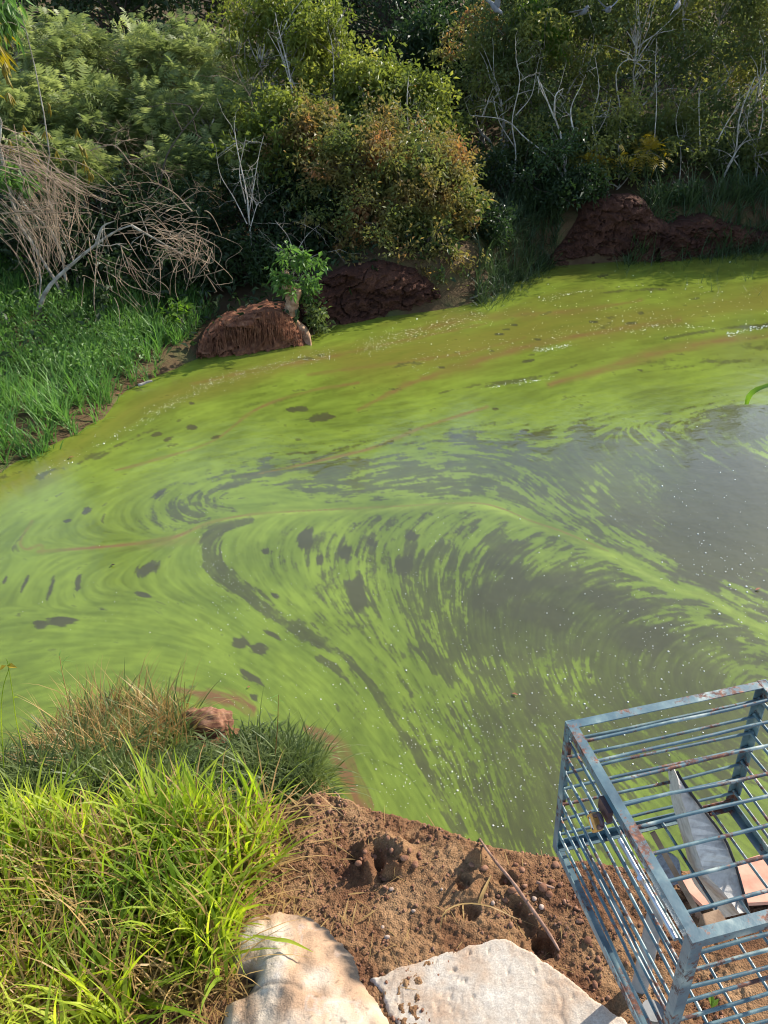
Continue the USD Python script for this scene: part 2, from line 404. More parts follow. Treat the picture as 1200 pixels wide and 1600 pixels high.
def ribbon(px, width_px, soft=0.6, wob=0.4):
    """a band along a traced line; half width in photograph pixels, taken at its place on the water"""
    pts = dens(px, 1.6)
    wd = np.broadcast_to(np.asarray(width_px, float), (len(px),)) if np.ndim(width_px) else np.full(len(px), float(width_px))
    Lp = np.concatenate([[0], np.cumsum(np.linalg.norm(np.diff(px, axis=0), axis=1))]); Lq = np.linspace(0, Lp[-1], len(pts))
    ws = np.interp(Lq, Lp, wd)
    lp = np.array([at(*q)[:2] for q in pts])
    s = np.linalg.norm(np.stack([lp[:, 0], lp[:, 1], np.full(len(lp), -H)], 1), axis=1) / 1200
    t = cKDTree(logpolar(lp[:, 0], lp[:, 1]))
    dd, ii = t.query(logpolar(WX.ravel(), WY.ravel()), distance_upper_bound=0.25)
    ok = np.isfinite(dd); ii = np.where(ok, ii, 0)
    off = np.stack([WX.ravel() - lp[ii, 0], WY.ravel() - lp[ii, 1]], 1)
    # slant: across the line of sight the surface is foreshortened
    rd = unit(lp[ii]); rad = (off * rd).sum(1); lat = off[:, 0] * -rd[:, 1] + off[:, 1] * rd[:, 0]
    sl = H / np.sqrt(H * H + (lp[ii] ** 2).sum(1))
    d = np.hypot(rad * sl, lat) / (s[ii] * ws[ii])
    d = np.where(ok, d, 9).reshape(NR, NC) + wob * (mid - 0.5) + wob * 0.5 * (patch2 - 0.5)
    return 1 - smoothstep(1 - soft, 1 + soft, d)

# how much film lies where (1 = closed mat)
cover = np.full((NR, NC), 0.93)
def lay(mask, value, amount=1.0):
    global cover
    cover = cover * (1 - mask * amount) + value * mask * amount
lay(blob(720, 745, 330, 48, 0.0, 0.5, 0.5), 0.56)
lay(blob(560, 735, 120, 26, 0.0, 0.5), 0.44)
lay(blob(830, 760, 200, 90, 0.3, 0.5), 0.46)
lay(blob(1130, 800, 230, 160, 0.35, 0.35, 0.4), 0.06)
lay(blob(960, 720, 120, 60, 0.2, 0.5, 0.4), 0.26)
lay(blob(1180, 660, 160, 36, -0.1, 0.5, 0.4), 0.20)
lay(blob(310, 795, 60, 26, -0.2, 0.6), 0.62)
lay(blob(640, 900, 210, 100, 0.15, 0.5), 0.66)
lay(blob(880, 1000, 250, 170, 0.5, 0.45, 0.4), 0.24)
lay(blob(800, 1180, 180, 170, 0.6, 0.4, 0.4), 0.30)
lay(blob(1080, 1080, 200, 130, 0.2, 0.4, 0.4), 0.26)
lay(ribbon(P(640, 860, 650, 960, 690, 1080, 745, 1200, 790, 1320), [12, 26, 30, 26, 20], 0.9, 0.8), 0.46)
lay(ribbon(P(560, 850, 585, 960, 650, 1080, 715, 1200, 760, 1320), [20, 34, 36, 30, 16], 0.9, 0.7), 0.74)
lay(blob(890, 1055, 75, 34, -0.25, 0.7, 0.7), 0.62)
lay(blob(700, 925, 26, 40, 0.2, 0.7, 0.6), 0.70)
lay(blob(880, 880, 55, 14, -0.25, 0.7, 0.6), 0.62)
lay(blob(905, 965, 34, 16, 0.3, 0.8, 0.7), 0.5)
lay(blob(1170, 1040, 60, 30, 0.2, 0.8, 0.7), 0.5)
lay(blob(560, 1070, 60, 90, -0.5, 0.5, 0.3), 0.86)
lay(ribbon(P(470, 980, 540, 1060, 600, 1160, 650, 1250, 690, 1330), [20, 34, 40, 40, 40], 0.6, 0.4), 0.88)
lay(ribbon(P(390, 800, 500, 796, 600, 793, 735, 787, 785, 796, 830, 816, 880, 833, 950, 864, 1050, 917, 1100, 932, 1165, 968, 1240, 1012), [4, 7, 10, 12, 12, 11, 11, 11, 9, 9, 8, 8], 0.7), 0.98, 0.9)
lay(ribbon(P(390, 812, 345, 826, 328, 848, 330, 875, 350, 902, 395, 936, 450, 976, 500, 1002), [5, 11, 15, 17, 17, 15, 12, 10], 0.5, 0.5), 0.20, 0.95)
lay(ribbon(P(500, 1002, 540, 1027, 575, 1066, 600, 1105, 650, 1180, 690, 1250, 720, 1300), [9, 8, 7, 7, 8, 9, 9], 0.6, 0.6), 0.24, 0.9)
lay(ribbon(P(500, 1030, 530, 1050, 560, 1085), [6, 6, 3], 0.6, 0.6), 0.2, 0.8)
lay(ribbon(P(560, 716, 450, 735, 380, 747, 335, 764, 322, 780, 335, 793, 370, 800), [3, 5, 5, 6, 6, 6, 4], 0.6, 0.6), 0.2, 0.85)
lay(ribbon(P(610, 690, 500, 712, 420, 726, 330, 742), [4, 4, 4, 3], 0.7, 0.8), 0.45, 0.8)
lay(blob(395, 775, 48, 11, -0.1, 0.5), 0.95)
for a in [(540, 862, 15, 17, 0.2), (478, 842, 12, 16, 0.5), (415, 862, 8, 6, 0), (560, 925, 18, 34, -0.15), (632, 880, 16, 18, 0.3), (580, 848, 12, 12, 0.3), (500, 875, 6, 9, 0.2),
          (376, 1005, 13, 10, -0.1), (405, 1014, 17, 10, -0.2), (428, 992, 16, 5, 0.4), (100, 969, 24, 8, 0.05), (62, 976, 9, 6, 0), (392, 1058, 26, 6, 0.45), (160, 952, 8, 3, 0),
          (80, 918, 4, 19, 0.30), (121, 915, 5, 24, 0.12), (38, 914, 3, 15, 0.4), (8, 905, 3, 9, 0.5), (235, 888, 22, 9, -0.3), (225, 930, 10, 4, 0.2),
          (430, 930, 8, 5, 0.4), (645, 838, 10, 8, 0.2), (922, 1056, 6, 6, 0), (135, 797, 9, 5, -0.5), (105, 814, 7, 3, -0.2), (250, 772, 14, 5, -0.4), (398, 1090, 7, 6, 0.5),
          (505, 652, 20, 5, -0.15), (470, 639, 9, 3, 0), (456, 640, 6, 3, 0), (490, 657, 6, 3, -0.2), (714, 681, 11, 3.5, -0.05), (742, 684, 6, 2.5, 0), (820, 673, 7, 2.5, 0), (830, 680, 6, 2.5, 0),
          (774, 639, 6, 2.5, 0), (828, 564, 9, 2.5, -0.1), (1002, 490, 6, 2, 0), (930, 503, 8, 2, 0), (942, 512, 10, 2, -0.05), (985, 505, 9, 2, -0.1), (780, 522, 7, 2, 0), (790, 515, 6, 1.5, 0),
          (840, 530, 6, 1.5, 0), (805, 508, 5, 1.5, 0), (768, 548, 4, 1.5, 0), (690, 574, 5, 1.5, 0), (1000, 578, 5, 2, 0), (300, 668, 7, 3, 0), (245, 678, 7, 3, -0.2), (262, 687, 9, 3, -0.3), (338, 683, 8, 2.5, -0.3), (300, 630, 5, 2, 0)]:
    lay(blob(a[0], a[1], a[2] * 0.95, a[3] * 0.95, a[4], 0.38, 0.62), 0.0, 0.95)
for a in [(800, 905, 26, 30, 0.4), (760, 935, 30, 22, 0.8), (870, 905, 60, 16, -0.1), (860, 960, 60, 22, 0.1), (960, 940, 60, 20, 0.3), (800, 860, 40, 14, -0.5), (1010, 1000, 50, 30, 0.2), (835, 1090, 16, 40, 0.2)]:
    lay(blob(*a, 0.5, 0.5), 0.06, 0.75)
lay(ribbon(P(60, 745, 130, 722, 200, 690, 270, 655), [3, 6, 6, 3], 0.8, 0.9), 0.45, 0.8)
lay(ribbon(P(870, 470, 960, 455, 1040, 452), [1.5, 2.5, 1.5], 0.6, 0.6), 0.55, 0.5)
lay(ribbon(P(1040, 528, 1120, 516, 1200, 509), [2, 3, 3], 0.7, 0.7), 0.3, 0.85)
lay(ribbon(P(760, 605, 850, 587, 900, 572), [2, 4, 2], 0.8, 0.8), 0.35, 0.85)
lay(ribbon(P(690, 612, 770, 600, 850, 592), [2, 3.5, 2], 0.8, 0.8), 0.4, 0.7)
lay(blob(1130, 555, 90, 18, -0.15, 0.6, 0.6), 0.70)

big = norm01(gaussian_filter(broad, 3))
warp = 0.10 * np.stack([broad - 0.5, big - 0.5], -1)
marble = norm01(fbm2(WX + VX * warp[..., 0] * 3 + warp[..., 1], WY + VY * warp[..., 0] * 3 - warp[..., 1], 9.0, 5, 17))
tex = norm01(0.42 * fine + 0.34 * mid + 0.14 * broad + 0.26 * marble)
mixed = 1 - np.abs(2 * cover - 1)
film = smoothstep(0.26, 0.72, cover - 0.02 + (0.20 + 0.62 * mixed) * (tex - 0.5) + (0.10 + 0.16 * mixed) * (patch - 0.5) + (0.05 + 0.16 * mixed) * (big - 0.5) + 0.20 * (speck - 0.5))
stipple = smoothstep(0.80, 0.98, speck) * smoothstep(0.02, 0.30, cover) * (0.3 + 0.7 * marble)
tears = smoothstep(0.80, 0.95, 0.65 * mid + 0.35 * fine) * smoothstep(0.45, 0.7, marble) * smoothstep(0.35, 0.6, patch2)
film = np.maximum(film, 0.55 * stipple) * (1 - 0.75 * tears)
veil = 0.34 * smoothstep(0.08, 0.30, cover) * (0.35 + 0.45 * marble + 0.45 * fine)
film = np.maximum(film, veil * (1 - 0.5 * tears))
film_soft = np.clip(0.04 + 0.96 * film * (0.72 + 0.28 * smoothstep(0.1, 0.9, cover)), 0, 1)

# what the film is made of: green, ochre scum, red-brown scum
ochre = 0.55 * np.maximum.reduce([ribbon(P(-60, 770, 60, 738, 150, 680, 250, 626, 370, 592, 480, 562, 600, 532, 700, 508), [22, 22, 20, 20, 16, 16, 16, 16], 0.9, 0.5), ribbon(P(480, 560, 600, 560, 720, 545, 850, 518, 1000, 500, 1200, 470), [14, 34, 40, 30, 26, 20], 0.9, 0.6)])
ochre = np.clip(ochre * (0.6 + 0.8 * mid) + 0.42 * smoothstep(6.2, 10.0, RAD) * (0.3 + 0.9 * broad), 0, 0.85)
rusty = np.maximum.reduce([
    0.75 * ribbon(P(180, 735, 230, 722, 330, 690, 400, 640, 480, 612, 560, 598), [1.2, 1.8, 1.8, 3, 2, 2], 0.9, 1.1),
    0.70 * ribbon(P(560, 640, 640, 600, 720, 572, 830, 540, 930, 520, 1060, 500), [4, 7, 8, 8, 6, 4], 0.9, 1.1),
    0.75 * ribbon(P(380, 745, 490, 722, 580, 700, 660, 668, 760, 636), [1.5, 2.5, 3, 3.5, 3], 0.9, 0.9),
    0.7 * ribbon(P(860, 600, 950, 575, 1040, 548, 1130, 532, 1200, 525), [6, 11, 11, 8, 5], 0.9, 0.9),
    0.85 * ribbon(P(60, 862, 115, 858, 200, 851, 270, 840, 330, 816, 400, 803, 500, 797, 600, 792), [2, 2.5, 3, 3, 2.2, 1.5, 1.2, 1.1], 0.8, 0.7),
    0.75 * ribbon(P(600, 792, 735, 786, 785, 795, 830, 814, 880, 831, 950, 861), [1.1, 1.3, 1.3, 1.3, 1.3, 1.0], 0.8, 0.6),
    0.55 * ribbon(P(50, 815, 32, 845, 40, 858, 64, 852, 66, 864), [2, 2, 2, 2, 2], 0.9, 0.7),
    0.6 * ribbon(P(300, 600, 400, 578, 520, 556, 640, 530, 760, 505), [2, 3, 4, 4, 3], 0.9, 1.2),
    0.55 * ribbon(P(480, 585, 600, 570, 720, 552, 820, 528), [2, 3, 4, 2], 0.9, 1.2),
    0.6 * ribbon(P(640, 520, 720, 500, 800, 492, 900, 485, 1000, 470), [5, 9, 8, 5, 3], 0.9, 1.2),
    0.35 * blob(250, 850, 60, 6, -0.1, 0.9, 0.6),
    0.95 * ribbon(P(478, 1138, 505, 1152, 530, 1178, 548, 1215, 572, 1262), [6, 13, 16, 14, 12], 0.25, 0.6),
    0.9 * ribbon(P(270, 1076, 320, 1085, 365, 1095, 395, 1108), [5, 10, 10, 8], 0.4, 1.0),
    0.5 * ribbon(P(545, 1170, 552, 1200, 570, 1245), [3, 2, 3], 0.7, 0.6)])
rusty = np.clip(rusty * (0.35 + 1.0 * mid), 0, 1)
dark_vein = ribbon(P(600, 1190, 640, 1215, 672, 1262), [1.6, 1.8, 1.4], 0.5, 0.6) * 0.3
film_soft = np.maximum(film_soft, 0.9 * smoothstep(0.3, 0.7, rusty))

def C3(*c):
    return np.array(c, float)[None, None]
green = C3(0.112, 0.152, 0.018) * (1 - 0.5 * big[..., None]) + C3(0.074, 0.106, 0.014) * 0.5 * big[..., None]
green = green * (0.62 + 0.28 * mid[..., None] + 0.18 * fine[..., None] + 0.24 * patch[..., None])
seam = ribbon(P(270, 842, 330, 818, 400, 805, 500, 799, 600, 795, 735, 789, 785, 799, 830, 819, 880, 836, 950, 867, 1050, 918, 1100, 933, 1165, 968, 1240, 1012), [2, 2.4, 3, 3.5, 4.5, 5, 4.5, 4.5, 4, 4, 3.5, 3, 3, 2.5], 0.95, 1.3)
seam = np.clip(seam * (0.45 + 0.8 * mid), 0, 1)
film_soft = np.maximum(film_soft, 0.85 * seam)
green = green * (1 + 0.22 * seam[..., None]) + C3(0.012, 0.006, 0.003) * seam[..., None]
alg = green * (1 - ochre[..., None]) + C3(0.112, 0.102, 0.018) * ochre[..., None]
alg = alg * (1 - rusty[..., None]) + C3(0.125, 0.070, 0.026) * rusty[..., None]
alg = alg * (1 - dark_vein[..., None])
murk = C3(0.047, 0.046, 0.020) * (0.88 + 0.24 * patch[..., None])
tint = murk * (1 - film_soft[..., None]) + alg * film_soft[..., None]

mat_water = M('pond_water', {
    'tint': ('attribute', {'attribute': 'film_tint'}), 'film': ('attribute', {'attribute': 'film_cover'}),
    'g': ('geometry', {}),
    'n1': ('noise_texture', {'scale': 260.0, 'detail': 3.0, 'roughness': 0.7}),
    'n1r': ('map_range', {'from_min': 0.25, 'from_max': 0.75, 'to_min': 0.78, 'to_max': 1.2, 'clamp': True}),
    'mul': ('vector_math', {'math_type': 'scale'}),
    'rr': ('map_range', {'from_min': 0.0, 'from_max': 1.0, 'to_min': 0.035, 'to_max': 0.16}),
    'n2': ('noise_texture', {'scale': 7.0, 'detail': 2.0}), 'n3': ('noise_texture', {'scale': 420.0, 'detail': 2.0}),
    'h3': ('math', {'math_type': 'multiply'}), 'h4': ('math', {'math_type': 'multiply', 'value2': 0.05}),
    'h': ('math', {'math_type': 'multiply_add', 'value2': 1.0}),
    'bp': ('bump', {'strength': 0.16, 'distance': 0.02}),
    'p': ('principled_bsdf', {'ior': 1.41, 'specular_ior_level': 0.5})},
    [('tint.color', 'mul.vector1'), ('g.position', 'n1.vector'), ('g.position', 'n2.vector'), ('g.position', 'n3.vector'), ('n1.fac', 'n1r.value'), ('n1r.result', 'mul.scale'),
     ('mul.vector', 'p.base_color'), ('film.fac', 'rr.value'), ('rr.result', 'p.roughness'),
     ('n3.fac', 'h3.value1'), ('film.fac', 'h3.value2'), ('h3.value', 'h4.value1'), ('n2.fac', 'h.value1'), ('h4.value', 'h.value3'), ('h.value', 'bp.height'), ('bp.normal', 'p.normal')], 'p.BSDF')
wz = np.zeros_like(WX)
water = obj('water', grid_mesh(WX, WY, wz), mat_water, smooth=True)
wm = UsdGeom.PrimvarsAPI(water)
wm.CreatePrimvar('film_tint', Sdf.ValueTypeNames.Color3fArray, 'vertex').Set(Vt.Vec3fArray.FromNumpy(tint.reshape(-1, 3).astype(np.float32)))
wm.CreatePrimvar('film_cover', Sdf.ValueTypeNames.FloatArray, 'vertex').Set(Vt.FloatArray.FromNumpy(film_soft.ravel().astype(np.float32)))
tag(water, 'still pond water under a swirling green algae film', 'water', kind='structure')

# ------------------------------------------------------------------ foliage builders
def rhombs(base, d, nrm, L, W, fold=0.25, droop=0.2):
    """leaf blades: folded along the midrib, tip drooping; four corners, two triangles each"""
    d, nrm = unit(d), unit(nrm)
    side = unit(np.cross(d, nrm)); nrm = np.cross(side, d)
    L = np.asarray(L)[:, None]; W = np.asarray(W)[:, None]
    mid = base + d * L * 0.45
    tip = base + d * L - np.array([0, 0, 1.0]) * L * droop
    v = np.stack([base, mid + side * W * 0.5 + nrm * W * fold, tip, mid - side * W * 0.5 + nrm * W * fold], 1).reshape(-1, 3)
    k = np.arange(len(base))[:, None] * 4
    f = np.stack([k + [0, 1, 2], k + [0, 2, 3]], 1).reshape(-1, 3)
    return v, f

def fronds(base, d, nrm, L, pairs=5, lw=0.33, droop=0.35):
    """feather-shaped compound leaves: rows of narrow leaflets on a drooping rib"""
    d, nrm = unit(d), unit(nrm)
    side = unit(np.cross(d, nrm)); nrm = np.cross(side, d)
    n = len(base); L = np.asarray(L)[:, None]
    vs = []
    for i in range(pairs):
        t = 0.12 + 0.86 * i / (pairs - 1)
        p = base + d * L * t - np.array([0, 0, 1.0]) * L * droop * t * t
        ll = L * lw * (0.45 + 0.75 * math.sin(math.pi * (0.12 + 0.8 * t)))
        w = L * 0.62 / pairs
        for s in (-1, 1):
            a = p - d * w * 0.5; b = p + d * w * 0.5
            tip = p + side * s * ll + d * ll * 0.45 - np.array([0, 0, 1.0]) * ll * 0.22
            vs.append(np.stack([a, b, tip] if s > 0 else [b, a, tip], 1))
    v = np.stack(vs, 1).reshape(-1, 3)
    f = np.arange(len(v)).reshape(-1, 3)
    return v, f

def blades(base, d, L, W, bend, rg, segs=5):
    """grass blades: ribbons that taper and bow over; d is the starting direction, bend how far they arch"""
    n = len(base); d = unit(d)
    hor = d * [1, 1, 0]; hor = unit(np.where(np.linalg.norm(hor, axis=1, keepdims=True) > 1e-3, hor, rg.normal(size=(n, 3)) * [1, 1, 0]))
    side = unit(np.cross(hor, [0, 0, 1.0]))
    tw = rg.uniform(-0.9, 0.9, (n, 1))
    side = unit(side * np.cos(tw) + hor * np.sin(tw))
    L = np.asarray(L)[:, None]; bend = np.asarray(bend)[:, None]; W = np.asarray(W)[:, None]
    rows = []
    p = base.copy(); cur = d.copy()
    for k in range(segs + 1):
        t = k / segs
        w = W * (0.55 + 0.9 * t if t < 0.4 else 0.91 * ((1 - t) / 0.6) ** 0.75 + 0.02)
        rows.append(np.stack([p - side * w * 0.5, p + side * w * 0.5], 1))
        cur = unit(cur + (hor * 0.5 + np.array([0, 0, -1.0])) * bend * (0.35 + t) / segs)
        p = p + cur * L / segs
    v = np.stack(rows, 1).reshape(n, -1, 3)
    m_ = 2 * (segs + 1)
    q = []
    for k in range(segs):
        a = 2 * k
        q += [[a, a + 1, a + 3], [a, a + 3, a + 2]]
    f = (np.arange(n)[:, None, None] * m_ + np.array(q)[None]).reshape(-1, 3)
    return v.reshape(-1, 3), f

def limb(p0, p1, r0, r1, rg, wig=0.08, n=7, sides=5, sag=0.0):
    p0, p1 = np.asarray(p0, float), np.asarray(p1, float)
    L = np.linalg.norm(p1 - p0)
    t = np.linspace(0, 1, n)[:, None]
    off = rg.normal(size=(n, 3)) * wig * L
    off = gaussian_filter(off, (1.0, 0)) * np.sin(np.pi * np.linspace(0.05, 1, n))[:, None]
    pts = p0 * (1 - t) + p1 * t + off + np.array([0, 0, 1.0]) * sag * L * (t * (1 - t)) * 4
    return pts, tube(pts, np.linspace(r0, r1, n), sides)

def crown_points(c, r, n_clump, rg, shell=0.55):
    u = unit(rg.normal(size=(n_clump, 3)))
    u[:, 2] = np.where(u[:, 2] < -0.55, -u[:, 2], u[:, 2])
    rad = shell + (1 - shell) * rg.random(n_clump) ** 0.6
    lump = 1 + 0.42 * (meshkit.noise(u * 2.6 + c[:1].sum()) - 0.5) * 2
    shoot = rg.random(n_clump) < 0.16
    lump = np.where(shoot, lump * rg.uniform(1.08, 1.38, n_clump), lump)
    return c + u * np.asarray(r) * (rad * lump)[:, None], u

def make_bush(name, label, cat, cx, cy, Y, rx, rz, mat, kind='leaf', n_clump=60, per=110, size=0.055, seed=0, group=None, bark=None, stems=4, ry=None, clump=None, shell=0.45, stem_r=0.022, twigs=True, upright=0.5, base_px=None):
    """a shrub or tree: stems from the ground to the leaf clumps, the clumps full of single leaves"""
    rg = np.random.default_rng(seed + 1000)
    size = size * 1.12
    Y = Y * K
    c = at_y(cx, cy, Y)
    s = (c - EYE) @ FWD / 1200
    r = np.array([rx * s, (ry or rx * 0.8) * s, rz * s])
    bx, by = c[0] + 0.1 * rg.normal(), c[1] + 0.15
    if base_px:
        bx = at_y(base_px, cy, Y)[0]
    base = np.array([bx, by, float(gz(bx, by)[0]) - 0.05])
    root = thing(name, label, cat, base, group)
    cl, u = crown_points(c, r, n_clump, rg, shell)
    cr = clump or 0.20 * r.mean() + 0.07
    # wood
    wood = []
    tops = []
    for k in range(stems):
        tip = c + rg.normal(size=3) * r * [0.45, 0.4, 0.3]
        tip[2] = max(tip[2], base[2] + 0.3)
        b0 = base + rg.normal(size=3) * [0.06, 0.06, 0.0] * (1 + r[0])
        pts, tb = limb(b0, tip, stem_r * rg.uniform(0.8, 1.2), stem_r * 0.45, rg, 0.07, 9, 6)
        wood.append(tb); tops.append(pts[3:])
    allp = np.vstack(tops)
    nb = min(n_clump, 46)
    for k in range(nb):
        i = np.argmin(np.linalg.norm(allp - cl[k], axis=1) + 0.4 * rg.random(len(allp)))
        wood.append(limb(allp[i], cl[k], stem_r * 0.4, stem_r * 0.12, rg, 0.08, 6, 4, 0.08)[1])
    obj('trunk', local(join(wood), base), bark or mat_bark, root, smooth=True)
    # leaves
    cnt = np.maximum(8, (per * rg.uniform(0.35, 1.65, n_clump)).astype(int))
    idx = np.repeat(np.arange(n_clump), cnt)
    size = size * rg.uniform(0.75, 1.25, n_clump)[idx]
    n = len(idx)
    g = rg.normal(size=(n, 3)); g *= (np.abs(rg.normal(size=(n, 1))) ** 0.5) * 0.75 / np.linalg.norm(g, axis=1, keepdims=True)
    off = g * cr * np.array([1.25, 1.25, 0.8]) * rg.uniform(0.55, 1.4, n_clump)[idx][:, None]
    streak = unit(u + rg.normal(size=u.shape) * 0.5 + [0, 0, 0.25])[idx]
    off = off * 0.75 + streak * (rg.normal(size=(n, 1)) * cr * 0.65)
    pos = cl[idx] + off
    if kind == 'frond':
        d = unit(unit(off) * 0.9 + rg.normal(size=(n, 3)) * 0.5 + [0, 0, 0.25])
        nn = unit(rg.normal(size=(n, 3)) * 0.35 + [0, 0, 1.0])
        v, f = fronds(pos, d, nn, size * rg.uniform(0.65, 1.35, n))
    elif kind == 'hang':
        d = unit(unit(off) * 0.5 + rg.normal(size=(n, 3)) * 0.3 + [0, 0, -1.0])
        nn = unit(rg.normal(size=(n, 3)) + u[idx])
        v, f = rhombs(pos, d, nn, size * rg.uniform(0.7, 1.3, n), size * 0.27 * rg.uniform(0.8, 1.2, n), 0.2, 0.1)
    else:
        d = unit(unit(off) * 0.6 + rg.normal(size=(n, 3)) * 0.7 + [0, 0, 0.1])
        nn = unit(rg.normal(size=(n, 3)) * 0.7 + u[idx] * 0.3 + [0, 0, upright])
        v, f = rhombs(pos, d, nn, size * rg.uniform(0.6, 1.4, n), size * 0.48 * rg.uniform(0.7, 1.3, n))
    obj('crown', local((v, f), base), mat, root)
    return root, c, r

# ------------------------------------------------------------------ far bank, from the water's edge up the slope
mk = make_bush
FG = 'shrubs and trees on the far bank'
# back row: tall dark trees
D_ = [('tall_tree', 'dark dense tree at the top left, above the feathery pale shrubs', 110, -10, 16.5, 190, 120, 81),
      ('tall_tree', 'dark tree behind the pale shrubs, left of the yellow-green sapling stems', 330, -30, 16.5, 160, 110, 82),
      ('tall_tree', 'dark leafy tree filling the gap at the top middle of the slope', 610, 20, 17.0, 150, 120, 83),
      ('tall_tree', 'dark shaded tree behind the flying grey birds', 800, 0, 17.6, 150, 120, 84),
      ('tall_tree', 'dark tree behind the top of the pale-trunked thicket', 1010, -40, 17.6, 170, 120, 85),
      ('tall_tree', 'dark tree at the top right corner of the slope', 1220, -20, 17.6, 170, 130, 86),
      ('tall_tree', 'dark shrub in the shade under the top middle tree', 720, 110, 14.6, 110, 80, 87)]
for a in D_:
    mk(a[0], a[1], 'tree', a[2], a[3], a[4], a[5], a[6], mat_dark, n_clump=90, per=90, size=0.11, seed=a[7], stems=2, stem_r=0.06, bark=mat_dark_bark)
# feathery pale shrubs, left
L_ = [(50, 110, 12.2, 100, 62, 'topmost feathery pale-green shrub at the left edge'),
      (185, 118, 12.6, 100, 60, 'feathery pale-green shrub below the dark tree at the top left'),
      (320, 122, 12.8, 100, 60, 'feathery pale-green shrub left of the yellow-green saplings'),
      (30, 205, 11.0, 90, 55, 'feathery pale-green shrub behind the yellow hanging leaves at the left edge'),
      (135, 200, 11.2, 100, 58, 'feathery pale-green shrub with yellow pods above the bare vine heap'),
      (255, 205, 11.4, 95, 58, 'feathery pale-green shrub in the middle of the pale thicket'),
      (365, 215, 11.3, 80, 60, 'feathery pale-green shrub right of the dark leaning branch'),
      (110, 275, 10.2, 70, 40, 'low feathery shrub hanging over the bare vine heap'),
      (300, 280, 10.6, 70, 42, 'low browning feathery shrub behind the arching bare twigs')]
for k, a in enumerate(L_):
    mk('feathery_shrub', a[5], 'shrub', a[0], a[1], a[2], a[3], a[4], mat_leucaena, 'frond', n_clump=70, per=34, size=0.15, seed=20 + k, group=None, stems=4, clump=0.15, shell=0.6)
# yellow-green saplings, top middle
for k, a in enumerate([(430, 90, 12.2, 70, 95, 'tall yellow-green sapling with a thin pale stem beside the feathery shrubs'),
                       (500, 120, 11.8, 75, 95, 'tall yellow-green sapling behind the rusty bush'),
                       (585, 165, 11.4, 70, 70, 'yellow-green shrub just above the rusty bush'),
                       (650, 190, 11.2, 60, 65, 'yellow-green shrub with pale bare stems at the right shoulder of the rusty bush'),
                       (440, 235, 10.6, 75, 70, 'green shrub between the bare white tree and the rusty bush')]):
    mk('sapling', a[5], 'shrub', a[0], a[1], a[2], a[3], a[4], mat_yellowgreen, n_clump=64, per=90, size=0.075, seed=40 + k, bark=mat_pale_bark, stems=5)
# rusty bush, middle: three overlapping bushes
for k, a in enumerate([(560, 265, 10.2, 110, 75, 'rusty-leaved bush, the upper left part of the brown clump above the red bank'),
                       (650, 290, 9.95, 95, 80, 'rusty-leaved bush, the upper right part of the brown clump beside the dark gap'),
                       (640, 380, 9.55, 95, 62, 'rusty-leaved bush hanging over the water at the foot of the brown clump'),
                       (590, 345, 9.8, 85, 62, 'reddish bush in the middle of the brown clump, above the red earth wall'),
                       (700, 330, 9.85, 45, 80, 'thin rusty bush at the right side of the brown clump, against the dark gap'),
                       (675, 430, 9.35, 42, 50, 'rusty spray at the bottom of the brown clump that reaches the water line'),
                       (495, 245, 10.5, 70, 60, 'rusty and green bush at the left shoulder of the brown clump')]):
    mk('rusty_bush', a[5], 'bush', a[0], a[1], a[2], a[3], a[4], mat_rust, n_clump=80, per=110, size=0.058, seed=60 + k, bark=mat_dark_bark, stems=5, shell=0.35)
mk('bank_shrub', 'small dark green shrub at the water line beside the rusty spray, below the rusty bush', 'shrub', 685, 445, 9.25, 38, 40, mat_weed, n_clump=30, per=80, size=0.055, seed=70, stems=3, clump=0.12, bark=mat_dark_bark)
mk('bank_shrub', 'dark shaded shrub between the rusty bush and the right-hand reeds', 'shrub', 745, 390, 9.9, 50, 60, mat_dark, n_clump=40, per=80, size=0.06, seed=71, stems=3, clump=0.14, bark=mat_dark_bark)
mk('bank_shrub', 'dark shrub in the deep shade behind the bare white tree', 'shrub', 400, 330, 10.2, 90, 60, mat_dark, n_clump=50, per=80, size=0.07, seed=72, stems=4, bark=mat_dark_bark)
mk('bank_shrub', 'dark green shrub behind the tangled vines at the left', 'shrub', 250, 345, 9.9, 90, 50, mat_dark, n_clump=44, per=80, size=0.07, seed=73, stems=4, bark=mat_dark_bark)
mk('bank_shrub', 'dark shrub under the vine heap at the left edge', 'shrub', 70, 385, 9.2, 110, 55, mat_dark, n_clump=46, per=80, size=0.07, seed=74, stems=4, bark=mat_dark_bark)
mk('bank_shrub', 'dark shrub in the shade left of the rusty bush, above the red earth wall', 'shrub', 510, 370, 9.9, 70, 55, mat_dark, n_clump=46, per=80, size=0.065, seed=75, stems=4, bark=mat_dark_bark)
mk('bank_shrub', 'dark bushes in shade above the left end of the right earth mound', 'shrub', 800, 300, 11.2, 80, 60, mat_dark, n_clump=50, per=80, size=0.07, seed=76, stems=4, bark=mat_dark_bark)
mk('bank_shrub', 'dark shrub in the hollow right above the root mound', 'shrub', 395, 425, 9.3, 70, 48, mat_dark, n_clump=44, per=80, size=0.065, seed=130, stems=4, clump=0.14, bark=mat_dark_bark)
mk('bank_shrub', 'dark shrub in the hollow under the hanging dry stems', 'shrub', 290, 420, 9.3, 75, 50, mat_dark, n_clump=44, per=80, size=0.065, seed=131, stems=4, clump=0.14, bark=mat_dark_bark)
mk('bank_shrub', 'dark shrub behind the grass tongue, under the left end of the vine heap', 'shrub', 160, 430, 9.3, 90, 42, mat_dark, n_clump=44, per=80, size=0.065, seed=132, stems=4, clump=0.14, bark=mat_dark_bark)
